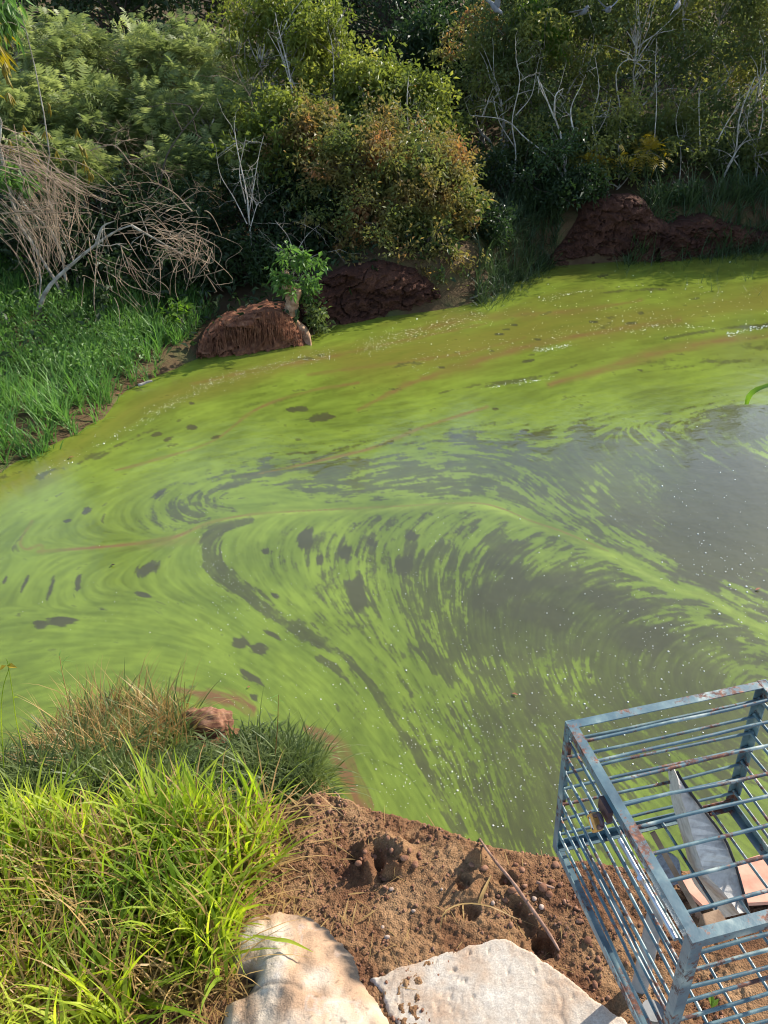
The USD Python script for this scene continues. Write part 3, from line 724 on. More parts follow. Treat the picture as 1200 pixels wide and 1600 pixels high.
mk('bank_shrub', 'low dark shrub drooping over the top of the tall red mound', 'shrub', 905, 292, 11.0, 50, 24, mat_dark, n_clump=36, per=70, size=0.06, seed=77, stems=3, clump=0.13, bark=mat_dark_bark)
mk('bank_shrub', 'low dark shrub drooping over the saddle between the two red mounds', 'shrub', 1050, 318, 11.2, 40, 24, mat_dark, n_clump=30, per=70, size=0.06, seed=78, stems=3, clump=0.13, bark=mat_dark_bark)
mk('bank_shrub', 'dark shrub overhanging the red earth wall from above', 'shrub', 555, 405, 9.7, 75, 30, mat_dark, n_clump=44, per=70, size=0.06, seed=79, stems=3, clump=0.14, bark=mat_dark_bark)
# thicket of slender trees, right
for k, a in enumerate([(790, 130, 12.6, 85, 125, 'slender olive tree at the left end of the right-hand thicket', 0),
                       (880, 85, 13.0, 100, 130, 'slender olive tree with forked pale limbs above the earth mound', 870),
                       (990, 75, 13.2, 110, 135, 'slender yellow-olive tree under the three grey birds', 985),
                       (1110, 60, 13.2, 110, 140, 'slender yellow-olive tree at the right of the thicket', 1085),
                       (1210, 90, 12.9, 95, 160, 'slender olive tree at the right edge of the thicket', 1170),
                       (930, 235, 12.0, 90, 62, 'olive tree with a low yellow bough over the earth mound', 905),
                       (1050, 240, 12.3, 100, 60, 'shaded olive tree behind the earth mound saddle', 1040),
                       (1170, 260, 12.2, 90, 60, 'shaded olive tree with white trunk above the right earth mound', 1130),
                       (1290, 200, 12.0, 80, 120, 'olive tree standing just outside the right edge', 0),
                       (1340, 250, 11.3, 80, 110, 'olive tree beyond the right edge, at the end of the lower earth mound', 0),
                       (840, 250, 12.0, 70, 55, 'shaded olive tree with a leaning grey limb left of the earth mound', 890)]):
    mk('slender_tree', a[5], 'tree', a[0], a[1], a[2], a[3], a[4], mat_olive, 'leaf', n_clump=92, per=84, size=0.068, seed=90 + k, bark=mat_pale_bark, stems=4, stem_r=0.026, shell=0.3, base_px=a[6] or None)
mk('lime_sapling', 'lime-green sapling with hanging leaves against the dark gap at the top', 'tree', 840, 55, 13.0, 42, 46, mat_lime, 'hang', n_clump=34, per=46, size=0.15, seed=110, stems=1, clump=0.15, stem_r=0.02)
mk('yellow_bough', 'low bough of yellow and orange leaves in front of the olive trees', 'branch', 975, 250, 11.5, 75, 22, mat_yellow, 'frond', n_clump=14, per=26, size=0.13, seed=111, stems=2, clump=0.12, stem_r=0.012)
mk('red_tipped_shrub', 'shrub with reddish and yellow tips in front of the dark gap', 'shrub', 745, 85, 13.2, 46, 60, mat_rust, n_clump=26, per=60, size=0.075, seed=112, stems=3, clump=0.15, shell=0.7)
mk('yellow_leaf_tree', 'branches with yellow and orange drooping leaves at the left edge', 'tree', -18, 95, 8.6, 42, 110, mat_yellow, 'hang', n_clump=18, per=16, size=0.16, seed=113, stems=2, clump=0.14, stem_r=0.02)
mk('green_leaf_tree', 'spray of fresh green leaves at the top left corner', 'tree', 12, 30, 8.9, 34, 26, mat_green, 'hang', n_clump=12, per=22, size=0.13, seed=114, stems=1, clump=0.13, stem_r=0.012)
mk('green_leaf_tree', 'spray of fresh green leaves over the vine heap at the left edge', 'tree', 14, 285, 8.3, 30, 20, mat_green, 'leaf', n_clump=12, per=20, size=0.10, seed=115, stems=1, clump=0.10, stem_r=0.01)
mk('leafy_plant', 'pale green leafy weed on the bank left of the root mound', 'plant', 278, 490, 8.1, 18, 24, mat_lime, n_clump=9, per=12, size=0.075, seed=116, stems=1, clump=0.07, stem_r=0.006)

# undergrowth that covers the soil of the slope
rg = np.random.default_rng(5)
n = 40000
ux, uy = rg.uniform(-12.5, 15, n), rg.uniform(6, 22, n)
sd = signed(pond_poly, ux, uy)
ok = (sd > 0.08) & ~((ux < -2.35) & (sd < 1.2)) & ~((ux > 1.4) & (ux < 7) & (sd < 1.0) & (uy > 9))
ux, uy = ux[ok], uy[ok]
b = np.stack([ux, uy, gz(ux, uy) + rg.uniform(0, 0.34, len(ux))], 1)
d = unit(rg.normal(size=b.shape) + [0, 0, 0.5])
v1 = rhombs(b, d, unit(rg.normal(size=b.shape) + [0, 0, 1.2]), rg.uniform(0.07, 0.17, len(b)), rg.uniform(0.035, 0.075, len(b)))
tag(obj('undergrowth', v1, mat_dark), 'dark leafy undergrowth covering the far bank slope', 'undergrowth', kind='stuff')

def grass_stuff(name, label, px_poly, z, n, mat, L, W, bend, seed, lean=0.45, per=9, spread=0.05, ground=None, poly=None, segs=4):
    """a stand of grass growing inside an outline on the ground"""
    rg = np.random.default_rng(seed)
    pl = poly if poly is not None else Polygon([tuple(at(*q, z)[:2]) for q in px_poly]).buffer(0)
    x0, y0, x1, y1 = pl.bounds
    tx, ty = [], []
    while sum(map(len, tx)) < n // per + 1:
        a, b = rg.uniform(x0, x1, 4000), rg.uniform(y0, y1, 4000)
        k = shapely.contains(pl, shapely.points(a, b))
        tx.append(a[k]); ty.append(b[k])
    tx = np.concatenate(tx)[: n // per + 1]; ty = np.concatenate(ty)[: n // per + 1]
    x = np.repeat(tx, per) + rg.normal(size=len(tx) * per) * spread * 0.4
    y = np.repeat(ty, per) + rg.normal(size=len(tx) * per) * spread * 0.4
    zz = ground(x, y) if ground else gz(x, y)
    b = np.stack([x, y, zz - 0.01], 1)
    a = rg.uniform(0, 2 * np.pi, len(x)); l = np.abs(rg.normal(size=len(x))) * lean
    d = np.stack([np.cos(a) * l, np.sin(a) * l, np.ones(len(x))], 1)
    tall = rg.uniform(0.7, 1.25, len(tx)).repeat(per)
    v = blades(b, d, rg.uniform(L[0], L[1], len(x)) * tall, rg.uniform(W[0], W[1], len(x)), rg.uniform(bend[0], bend[1], len(x)), rg, segs)
    return tag(obj(name, v, mat), label, 'grass', kind='stuff')

grass_stuff('bank_grass', 'fresh green grass tongue on the left far bank', [(-200, 540), (0, 500), (130, 492), (220, 505), (262, 540), (240, 590), (190, 612), (150, 655), (90, 690), (20, 722), (-160, 810), (-330, 880), (-400, 700)], 0.05, 15000, mat_tongue, (0.16, 0.42), (0.010, 0.018), (0.5, 1.7), 31)
grass_stuff('shaded_grass', 'shaded grass behind the tangled vines', [(-150, 500), (0, 440), (250, 430), (330, 470), (280, 520), (100, 500)], 0.3, 6000, mat_tongue, (0.18, 0.40), (0.010, 0.018), (0.4, 1.4), 32)
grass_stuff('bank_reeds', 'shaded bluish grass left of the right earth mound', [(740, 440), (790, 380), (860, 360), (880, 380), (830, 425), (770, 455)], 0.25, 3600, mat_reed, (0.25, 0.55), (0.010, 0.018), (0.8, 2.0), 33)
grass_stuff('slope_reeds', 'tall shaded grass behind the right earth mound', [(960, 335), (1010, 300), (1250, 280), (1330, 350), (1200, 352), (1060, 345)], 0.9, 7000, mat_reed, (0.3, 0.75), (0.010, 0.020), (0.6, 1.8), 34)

# low creepers over the grass tongue
rg = np.random.default_rng(36)
n = 2600
pl = Polygon([tuple(at(*q, 0.15)[:2]) for q in [(20, 530), (120, 510), (215, 530), (235, 575), (160, 610), (60, 600), (20, 570)]])
cx_, cy_ = rg.uniform(pl.bounds[0], pl.bounds[2], n), rg.uniform(pl.bounds[1], pl.bounds[3], n)
k = shapely.contains(pl, shapely.points(cx_, cy_)); cx_, cy_ = cx_[k], cy_[k]
b = np.stack([cx_, cy_, gz(cx_, cy_) + rg.uniform(0.1, 0.36, len(cx_))], 1)
tag(obj('creeper_leaves', rhombs(b, rg.normal(size=b.shape) + [0, 0, 0.2], rg.normal(size=b.shape) * 0.5 + [0, 0, 1.0], rg.uniform(0.04, 0.075, len(b)), rg.uniform(0.02, 0.035, len(b))), mat_green), 'small broad weed leaves among the grass of the left bank', 'weeds', kind='stuff')

# ------------------------------------------------------------------ red earth mounds, root mound, bare trees
def mound(name, label, prof_px, base_px, Y0, mat, seed, thick=0.7, cat='earth mound'):
    """an eroded earth bank: a steep front under a traced skyline, a rounded top, a back that runs into the slope"""
    xs = np.linspace(prof_px[0][0], prof_px[-1][0], 200)
    top = np.interp(xs, [q[0] for q in prof_px], [q[1] for q in prof_px])
    bot = np.interp(xs, [q[0] for q in base_px], [q[1] for q in base_px])
    rows = []
    nn = 70
    foot = np.array([at(x, y, -0.02) for x, y in zip(xs, bot)])
    crest = []
    for x, y, fp in zip(xs, top, foot):
        d = ray(x, y); t = (fp[1] + thick * 0.45) / d[1]
        crest.append(EYE + d * t)
    crest = np.array(crest)
    hgt = np.maximum(crest[:, 2], 0.03)
    for k in range(nn):
        t = k / (nn - 1)
        if t < 0.68:
            u = t / 0.68
            f_y = 0.14 * u + 0.86 * u ** 9; f_z = 1 - (1 - u) ** 1.15 if u < 1 else 1.0
            p = foot * (1 - f_y) + crest * f_y
            p[:, 2] = -0.08 + (hgt + 0.08) * f_z
        else:
            u = (t - 0.68) / 0.32
            p = crest + np.array([0, thick * 1.2, 0]) * u
            p[:, 2] = hgt * (1 - 0.25 * u * u)
        rows.append(p)
    V = np.stack(rows)
    nz = (meshkit.fbm(V * [3.0, 2.0, 4.5], 5, seed) - 0.5)
    nz2 = (meshkit.fbm(V * [11.0, 6.0, 14.0], 3, seed + 5) - 0.5)
    nz3 = (meshkit.fbm(V * [28.0, 14.0, 34.0], 3, seed + 9) - 0.5)
    crk = np.exp(-((meshkit.fbm(V * [4.0, 2.0, 6.0], 3, seed + 2) - 0.5) / 0.025) ** 2)
    V[..., 1] += nz * 0.40 + nz2 * 0.16 + nz3 * 0.06 + crk * 0.06
    V[..., 2] += (nz2 * 0.06 + nz * 0.05) * np.linspace(0, 1, nn)[:, None]
    return tag(obj(name, grid_mesh(V[..., 0], V[..., 1], V[..., 2]), mat, smooth=40), label, cat)

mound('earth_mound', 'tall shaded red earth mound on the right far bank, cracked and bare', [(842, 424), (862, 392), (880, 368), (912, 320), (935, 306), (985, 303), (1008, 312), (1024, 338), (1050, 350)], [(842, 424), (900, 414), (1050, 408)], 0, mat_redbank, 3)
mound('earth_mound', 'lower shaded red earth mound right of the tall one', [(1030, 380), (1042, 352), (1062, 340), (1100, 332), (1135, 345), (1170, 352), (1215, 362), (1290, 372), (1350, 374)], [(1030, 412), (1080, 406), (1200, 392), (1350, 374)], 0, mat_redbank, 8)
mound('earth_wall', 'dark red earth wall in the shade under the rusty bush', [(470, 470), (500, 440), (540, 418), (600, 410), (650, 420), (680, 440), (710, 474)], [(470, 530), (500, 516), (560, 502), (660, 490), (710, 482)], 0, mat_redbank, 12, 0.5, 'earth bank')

def fibre_mass(anchor, front, n, rg, r=0.004):
    parts = []
    for _ in range(n):
        i = rg.integers(len(anchor)); p0 = anchor[i] + rg.normal(size=3) * 0.02
        L = max(0.06, p0[2] * rg.uniform(0.35, 0.95))
        p1 = p0 + [rg.normal() * 0.03, -0.03 - 0.04 * rg.random(), -L]
        parts.append(limb(p0, p1, r * rg.uniform(0.6, 1.6), r * 0.4, rg, 0.03, 5, 3)[1])
    return join(parts)

rm = mound('root_mound', 'undercut mound of red soil and roots at the water edge', [(306, 545), (318, 520), (345, 500), (382, 489), (410, 482), (440, 486), (462, 498), (474, 520), (482, 540)], [(306, 562), (340, 558), (400, 552), (482, 539)], 0, mat_root, 17, 0.55, 'root mound')
rg = np.random.default_rng(50)
anc = []
for x in np.linspace(312, 478, 60):
    y = np.interp(x, [306, 318, 345, 382, 410, 440, 462, 474, 482], [545, 520, 500, 489, 482, 486, 498, 520, 540])
    f0 = at(x, np.interp(x, [306, 482], [561, 539]), 0)
    for k in range(3):
        anc.append(at_y(x, y + 5 + 10 * k, f0[1] + 0.10 - 0.05 * k))
rmx = obj('root_strands', fibre_mass(np.array(anc), None, 420, rg), mat_root, rm)

# the stump that leans out of the root mound, with a creeper on it
SY = 8.15 * K
b0 = at_y(449, 505, SY)
st = thing('tree_stump', 'broken pale brown stump leaning out of the root mound', 'tree stump', b0)
tr = [b0 + [-0.02, 0, -0.15], at_y(452, 488, 8.15 * K), at_y(458, 470, 8.15 * K), at_y(449, 448, 8.12 * K), at_y(443, 425, 8.1 * K)]
tr2 = [at_y(455, 478, 8.15 * K), at_y(462, 466, 8.1 * K), at_y(465, 452, 8.05 * K)]
tv, tf = tube(spline(tr, 40), np.interp(np.linspace(0, 1, 40), [0, 0.3, 0.7, 1], [0.11, 0.08, 0.07, 0.04]), 16)
tv = tv + (meshkit.fbm(tv * 9, 3, 2)[:, None] - 0.5) * 0.10 + (meshkit.fbm(tv * 30, 3, 3)[:, None] - 0.5) * 0.04
stump_trunk = obj('trunk', local((tv, tf), b0), mat_stump, st, smooth=True)
tv, tf = tube(spline(tr2, 8), np.linspace(0.06, 0.045, 8), 10)
obj('broken_limb', local((tv + (meshkit.fbm(tv * 9, 3, 4)[:, None] - 0.5) * 0.04, tf), b0), mat_stump, st, smooth=True)
rts = []
for k in range(9):
    e = at_y(470 + k * 2.0, 524 + 3 * k - 0.1 * k * k, (8.0 - 0.02 * k) * K)
    rts.append(tube(spline([b0 + [0.02, 0, -0.02], at_y(462 + 2 * k, 500 + k * 1.6, 8.05 * K), e, e + [0.02, -0.02, -0.14]], 10), np.linspace(0.026, 0.007, 10), 6))
for rt in rts:
    obj('root', local(rt, b0), mat_stump, stump_trunk, smooth=True)
mk('stump_creeper', 'green creeper growing over the broken stump', 'creeper', 468, 436, 8.08, 30, 40, mat_green, 'leaf', n_clump=17, per=36, size=0.07, seed=120, stems=2, clump=0.085, stem_r=0.006, shell=0.75)
mk('bank_sprig', 'small leafy sprig at the water line right of the root mound', 'plant', 490, 505, 8.2, 20, 22, mat_weed, n_clump=14, per=30, size=0.06, seed=121, stems=2, clump=0.09, stem_r=0.006)
mk('bank_sprig', 'leafy sprig beside the stump, in front of the red earth wall', 'plant', 478, 470, 8.35, 18, 30, mat_green, n_clump=12, per=26, size=0.06, seed=122, stems=2, clump=0.09, stem_r=0.006)

def bare_tree(name, label, lines, Y, mat, seed, twigs=5, tl=0.35, r0=0.02, cat='bare tree'):
    """a leafless tree: traced limbs as tapered tubes with side twigs; each limb a part"""
    rg = np.random.default_rng(seed)
    Y = Y * K
    base = at_y(lines[0][0][0], lines[0][0][1], Y)
    root = thing(name, label, cat, base)
    for li, ln in enumerate(lines):
        pts = spline([at_y(q[0], q[1], Y + (q[2] if len(q) > 2 else 0.05 * rg.normal())) for q in ln], 14)
        r = r0 * (1.0 if li == 0 else 0.6)
        parts = [tube(pts, np.linspace(r, r * 0.3, 14), 6)]
        for k in range(twigs):
            i = rg.integers(4, 14); dirn = unit(pts[i] - pts[i - 1] + rg.normal(size=3) * 0.55 + [0, 0, 0.1])
            e = pts[i] + dirn * tl * rg.uniform(0.4, 1.2)
            lp, tb = limb(pts[i], e, r * 0.3, r * 0.1, rg, 0.09, 6, 4)
            parts.append(tb)
            for _ in range(2):
                j = rg.integers(2, 6); e2 = lp[j] + unit(dirn + rg.normal(size=3) * 0.7) * tl * 0.4
                parts.append(limb(lp[j], e2, r * 0.15, r * 0.07, rg, 0.08, 4, 3)[1])
        obj('trunk' if li == 0 else 'limb', local(join(parts), base), mat, root, smooth=True)
    return root

bare_tree('bare_white_tree', 'small leafless tree with thin white branches beside the rusty bush', [[(395, 405), (388, 330), (385, 300), (372, 240), (366, 200)], [(388, 340), (398, 280), (405, 240), (412, 212)], [(386, 350), (366, 310), (345, 275), (338, 240)], [(384, 318), (374, 270), (380, 235), (384, 215)], [(390, 360), (402, 320), (410, 318)]], 9.3, mat_pale_bark, 201, 6, 0.35, 0.013)
bare_tree('dark_leaning_branch', 'dark bare branch leaning through the pale feathery shrubs', [[(247, 320), (252, 280), (262, 240), (285, 205), (302, 185), (318, 160)], [(302, 188), (308, 210), (315, 215)], [(285, 205), (275, 185), (270, 172)], [(302, 178), (292, 165), (262, 162), (232, 168)]], 9.9, mat_dark_bark, 202, 3, 0.25, 0.016)
bare_tree('thin_pale_sapling', 'thin pale stem rising through the yellow-green saplings', [[(466, 200), (456, 140), (448, 95), (436, 50), (430, 20)], [(455, 135), (440, 90), (418, 50)], [(520, 190), (522, 150), (520, 80), (512, 40)]], 11.2, mat_pale_bark, 203, 4, 0.4, 0.014)
bare_tree('bare_sapling', 'thin white stem standing above the rusty bush', [[(638, 215), (636, 160), (638, 120)], [(638, 200), (628, 180), (625, 160)], [(640, 205), (655, 190), (672, 170)]], 10.3, mat_pale_bark, 204, 4, 0.3, 0.010)
bare_tree('forked_pale_tree', 'forked grey-white tree trunk rising left of the tall earth mound', [[(902, 322), (890, 295), (882, 260), (876, 210), (858, 165), (840, 120)], [(884, 270), (884, 240), (878, 222)], [(866, 185), (868, 150), (880, 138)], [(890, 295), (862, 250), (820, 215), (790, 188), (735, 180)], [(897, 210), (892, 170), (910, 130)]], 11.35, mat_pale_bark, 205, 4, 0.4, 0.026)
bare_tree('pale_stem_tree', 'slim white upright stems in the middle of the right-hand thicket', [[(968, 300), (966, 240), (970, 180), (962, 120), (976, 95), (1000, 95)], [(1022, 225), (1026, 160), (1024, 110), (1026, 60)], [(1094, 230), (1092, 160), (1095, 140)]], 11.7, mat_pale_bark, 206, 4, 0.35, 0.016)
bare_tree('white_trunk_tree', 'slanting sunlit white trunk above the right earth mound', [[(1110, 330), (1125, 290), (1136, 265), (1150, 235), (1156, 180), (1180, 120)], [(1136, 262), (1160, 225), (1190, 215)], [(1120, 222), (1134, 195), (1156, 160)], [(1100, 350), (1130, 330), (1190, 335)]], 11.7, mat_pale_bark, 207, 4, 0.4, 0.024)
bare_tree('dry_twig_bush', 'dry bare shrub of pale twigs among the feathery shrubs', [[(208, 262), (180, 228), (150, 232), (142, 236)], [(180, 228), (195, 220), (215, 216)], [(200, 250), (225, 246), (240, 240)], [(180, 232), (182, 212), (192, 200)], [(205, 255), (240, 275), (260, 268)]], 9.8, mat_vine, 208, 8, 0.3, 0.010, 'dry shrub')

bare_tree('dry_twig_bush', 'bare dark twigs in the shade at the left foot of the rusty bush', [[(470, 440), (460, 400), (450, 370), (430, 345)], [(460, 400), (478, 370), (500, 350)], [(466, 420), (490, 400), (530, 390)], [(462, 405), (440, 390), (420, 385)]], 9.0, mat_bark, 220, 7, 0.3, 0.010, 'dry shrub')
bare_tree('dry_twig_bush', 'bare grey twigs poking through the upper part of the pale shrubs', [[(400, 190), (390, 150), (372, 120), (360, 90)], [(390, 150), (400, 120), (420, 100)], [(380, 135), (350, 120), (330, 118)]], 10.8, mat_vine, 221, 7, 0.3, 0.009, 'dry shrub')
bare_tree('dry_twig_bush', 'bare brown twigs over the dark hollow right of the vine heap', [[(300, 330), (270, 300), (235, 285), (205, 290)], [(270, 300), (262, 275), (248, 262)], [(285, 315), (310, 300), (335, 300)], [(250, 290), (230, 310), (200, 320)]], 9.0, mat_vine, 222, 9, 0.3, 0.009, 'dry shrub')
bare_tree('pale_stem_tree', 'slim grey stems at the left end of the right-hand thicket', [[(800, 300), (806, 240), (800, 190), (812, 130), (806, 90)], [(804, 230), (780, 190), (770, 150)], [(806, 180), (830, 150), (838, 110)]], 11.5, mat_pale_bark, 223, 5, 0.35, 0.014)
bare_tree('pale_stem_tree', 'slim grey stems between the forked trunk and the upright white stems', [[(930, 300), (934, 240), (925, 190), (936, 140), (930, 90)], [(930, 215), (948, 180), (955, 150)], [(934, 250), (915, 225), (905, 205)]], 11.6, mat_pale_bark, 224, 5, 0.35, 0.013)
bare_tree('pale_stem_tree', 'slim pale stems at the right edge of the thicket', [[(1185, 300), (1180, 240), (1192, 180), (1185, 120)], [(1182, 230), (1168, 200), (1172, 160)], [(1060, 300), (1064, 240), (1056, 190), (1066, 150)]], 11.8, mat_pale_bark, 225, 5, 0.35, 0.014)

# tangles of dry vine, left
def vines(name, label, starts, Y, n, seed, r=(0.003, 0.0065)):
    Y = Y * K
    rg = np.random.default_rng(seed)
    parts = []
    for _ in range(n):
        ln = starts[rg.integers(len(starts))]
        j = rg.normal(size=(len(ln), 2)) * [14, 12]
        j += rg.normal(size=2) * [16, 14]
        dy = rg.normal() * 0.28
        pts = [at_y(q[0] + a, q[1] + b, Y + dy + rg.normal() * 0.10) for q, (a, b) in zip(ln, j)]
        k0 = rg.uniform(0, 0.45); k1 = rg.uniform(0.55, 1)
        sp = spline(pts, 26)[int(k0 * 26): max(int(k1 * 26), int(k0 * 26) + 5)]
        rr = rg.uniform(*r)
        parts.append(tube(sp, np.linspace(rr, rr * 0.5, len(sp)), 4))
    base = at_y(starts[0][0][0], starts[0][0][1], Y)
    root = thing(name, label, 'vines', base)
    for p in parts:
        obj('vine_stem', local(p, base), mat_vine, root, smooth=True)
    return root
vines('vine_heap', 'heap of arching dry vines at the left edge', [[(-30, 215), (30, 240), (75, 275), (100, 320), (110, 390)], [(-30, 230), (50, 255), (110, 300), (190, 325)], [(-20, 330), (40, 325), (90, 330), (130, 350)], [(-30, 300), (20, 340), (60, 400), (65, 440)], [(20, 250), (50, 320), (85, 390), (92, 430)], [(-20, 260), (40, 290), (80, 340), (85, 420)], [(95, 250), (100, 320), (92, 380), (88, 430)]], 8.35, 170, 210)
vines('vine_tangle', 'dangling tangle of dry vines hanging over the dark bank left of the root mound', [[(165, 370), (190, 345), (215, 350), (270, 348)], [(255, 365), (280, 375), (305, 390), (320, 420), (300, 440), (285, 425), (305, 415)], [(205, 352), (250, 370), (290, 385), (320, 370)], [(262, 380), (270, 400), (250, 420), (250, 480)], [(235, 348), (270, 330), (300, 345)], [(270, 375), (305, 370), (330, 400)], [(290, 380), (300, 410), (310, 440)], [(240, 360), (262, 372), (300, 372), (325, 380)]], 8.3, 110, 211, (0.003, 0.006))
vines('vine_tangle', 'long straight dry stems hanging down in front of the dark hollow at the left', [[(115, 410), (150, 430), (200, 470), (215, 490)], [(165, 375), (168, 420), (178, 470)], [(175, 385), (200, 440), (210, 495)], [(110, 405), (180, 440), (240, 470)], [(190, 380), (230, 430), (262, 450)], [(120, 430), (118, 470), (115, 490)], [(155, 370), (140, 390), (130, 395)]], 8.2, 34, 212, (0.003, 0.006))
bare_tree('leaning_bare_tree', 'leaning grey bare trunk that carries the dry vines', [[(58, 490), (75, 450), (110, 415), (150, 382), (180, 362), (205, 352)], [(150, 382), (160, 355), (180, 345)], [(205, 352), (240, 372), (290, 400)]], 8.3, mat_bark, 213, 4, 0.3, 0.03)
# yellow seed pods hanging from the feathery shrubs
rg = np.random.default_rng(60)
for i, (px, py) in enumerate([(12, 145), (74, 160), (36, 195), (120, 200), (122, 225), (132, 232), (131, 250), (88, 235), (70, 205), (52, 240), (138, 268), (14, 218), (6, 100), (10, 115)]):
    c = at_y(px, py, (9.4 if px > 20 else 8.4) * K)
    pods = []
    for k in range(4):
        e = c + [rg.normal() * 0.03, rg.normal() * 0.03, -rg.uniform(0.09, 0.17)]
        pp = spline([c, (c + e) / 2 + rg.normal(size=3) * 0.01, e], 6)
        pods.append(tube(pp, np.array([0.003, 0.009, 0.011, 0.011, 0.008, 0.002]), 5))
    names = ['at the very left edge below the yellow leaves', 'high in the pale shrub near the left', 'in the left pale shrub', 'on the right side of the left pale shrub', 'just below the right-hand pods', 'lower on the right side of the left pale shrub', 'lowest but one above the dry twigs', 'low in the middle of the left pale shrub', 'in the middle of the left pale shrub', 'above the top of the vine heap', 'lowest of all, above the vine heap', 'at the left edge above the vine heap', 'at the left edge beside the orange leaves', 'at the left edge under the orange leaves']
    tag(obj('seed_pods', join(pods), mat_yellow, smooth=True), 'bunch of yellow seed pods ' + names[i], 'seed pods', 'yellow seed pods hanging from the feathery shrubs')
# ------------------------------------------------------------------ the near bank
nx_ = S * np.unique(np.concatenate([np.linspace(-3.2, -1.3, 30), np.arange(-1.3, -0.42, 0.02), np.arange(-0.42, 0.78, 0.0041), np.arange(0.78, 1.3, 0.02), np.linspace(1.3, 3.2, 30)]))
ny_ = S * np.unique(np.concatenate([np.linspace(-3, 0.4, 30), np.arange(0.4, 0.86, 0.02), np.arange(0.86, 1.60, 0.0041), np.arange(1.60, 2.9, 0.03)]))

def near_z(x, y, rough=True):
    x = np.asarray(x, float); y = np.asarray(y, float)
    wob = (fbm2(x, y, 5.5, 4, 11) - 0.5)
    d = -signed(near_poly, x, y) + 0.07 * wob
    z = -0.25 + (NEAR_TOP + 0.25) * smoothstep(-0.16, 0.035, d)
    dl = -signed(ledge_poly, x, y) + 0.15 * wob
    zl = -0.25 + 0.33 * smoothstep(-0.18, 0.08, dl) + 0.30 * smoothstep(0.2, 0.9, dl)
    z = np.maximum(z, np.minimum(zl, NEAR_TOP - 0.02))
    ins = smoothstep(-0.06, 0.02, d)
    big = fbm2(x, y, 2.4, 4, 2) - 0.5
    lump = fbm2(x, y, 32, 3, 5)
    z = z + ins * (0.06 * big + 0.035 * (fbm2(x, y, 9.0, 3, 41) - 0.5))
    c = at(598, 1345, NEAR_TOP)[:2]
    u, v = x - c[0], y - c[1]
    q = np.hypot(u / 0.11, v / 0.085)
    z = z + ins * (np.exp(-(q - 0.75) ** 2 * 9) * 0.050 * np.clip(lump * 2.2 - 0.45, 0, 1.6) + np.exp(-q ** 2 * 1.3) * 0.020)
    for (px, py, rx_, ry_, dp) in [(553, 1345, 0.018, 0.03, 0.05), (592, 1352, 0.020, 0.045, 0.07), (605, 1375, 0.05, 0.016, 0.05), (635, 1318, 0.03, 0.016, 0.03)]:
        c = at(px, py, NEAR_TOP)[:2]
        z = z - dp * np.exp(-(((x - c[0]) / rx_) ** 2 + ((y - c[1]) / ry_) ** 2) * 1.1) * (0.4 + 1.1 * lump)
    for (px, py, r, hh) in [(490, 1262, 0.07, 0.05), (545, 1262, 0.055, 0.03), (470, 1300, 0.08, 0.03), (752, 1352, 0.03, 0.05), (742, 1346, 0.02, 0.03), (730, 1385, 0.05, 0.02), (800, 1372, 0.05, 0.018), (700, 1300, 0.09, 0.02)]:
        c = at(px, py, NEAR_TOP)[:2]
        z = z + hh * np.exp(-((x - c[0]) ** 2 + (y - c[1]) ** 2) / r ** 2) * (0.3 + 1.4 * lump)
    for (px, py, rx_, ry_, dp, rot) in [(818, 1436, 0.035, 0.075, 0.035, 0.55), (850, 1474, 0.035, 0.04, 0.04, 0.5), (735, 1425, 0.035, 0.03, 0.03, 0), (725, 1385, 0.025, 0.03, 0.03, 0), (790, 1378, 0.03, 0.02, 0.025, 0)]:
        c = at(px, py, NEAR_TOP)[:2]
        u, v = x - c[0], y - c[1]
        u, v = u * math.cos(rot) + v * math.sin(rot), -u * math.sin(rot) + v * math.cos(rot)
        z = z - dp * smoothstep(1.25, 0.7, np.hypot(u / rx_, v / ry_) + 1.1 * (lump - 0.5))
    if rough:
        g1 = fbm2(x, y, 62, 3, 6); g2 = meshkit.noise(np.stack([x * 150, y * 150, x * 0], -1), 8)
        z = z + ins * (0.016 * (g1 - 0.5) * (0.5 + 1.5 * fbm2(x, y, 8, 2, 7)) + 0.0065 * np.maximum(g2 - 0.5, 0) * 2)
    return z

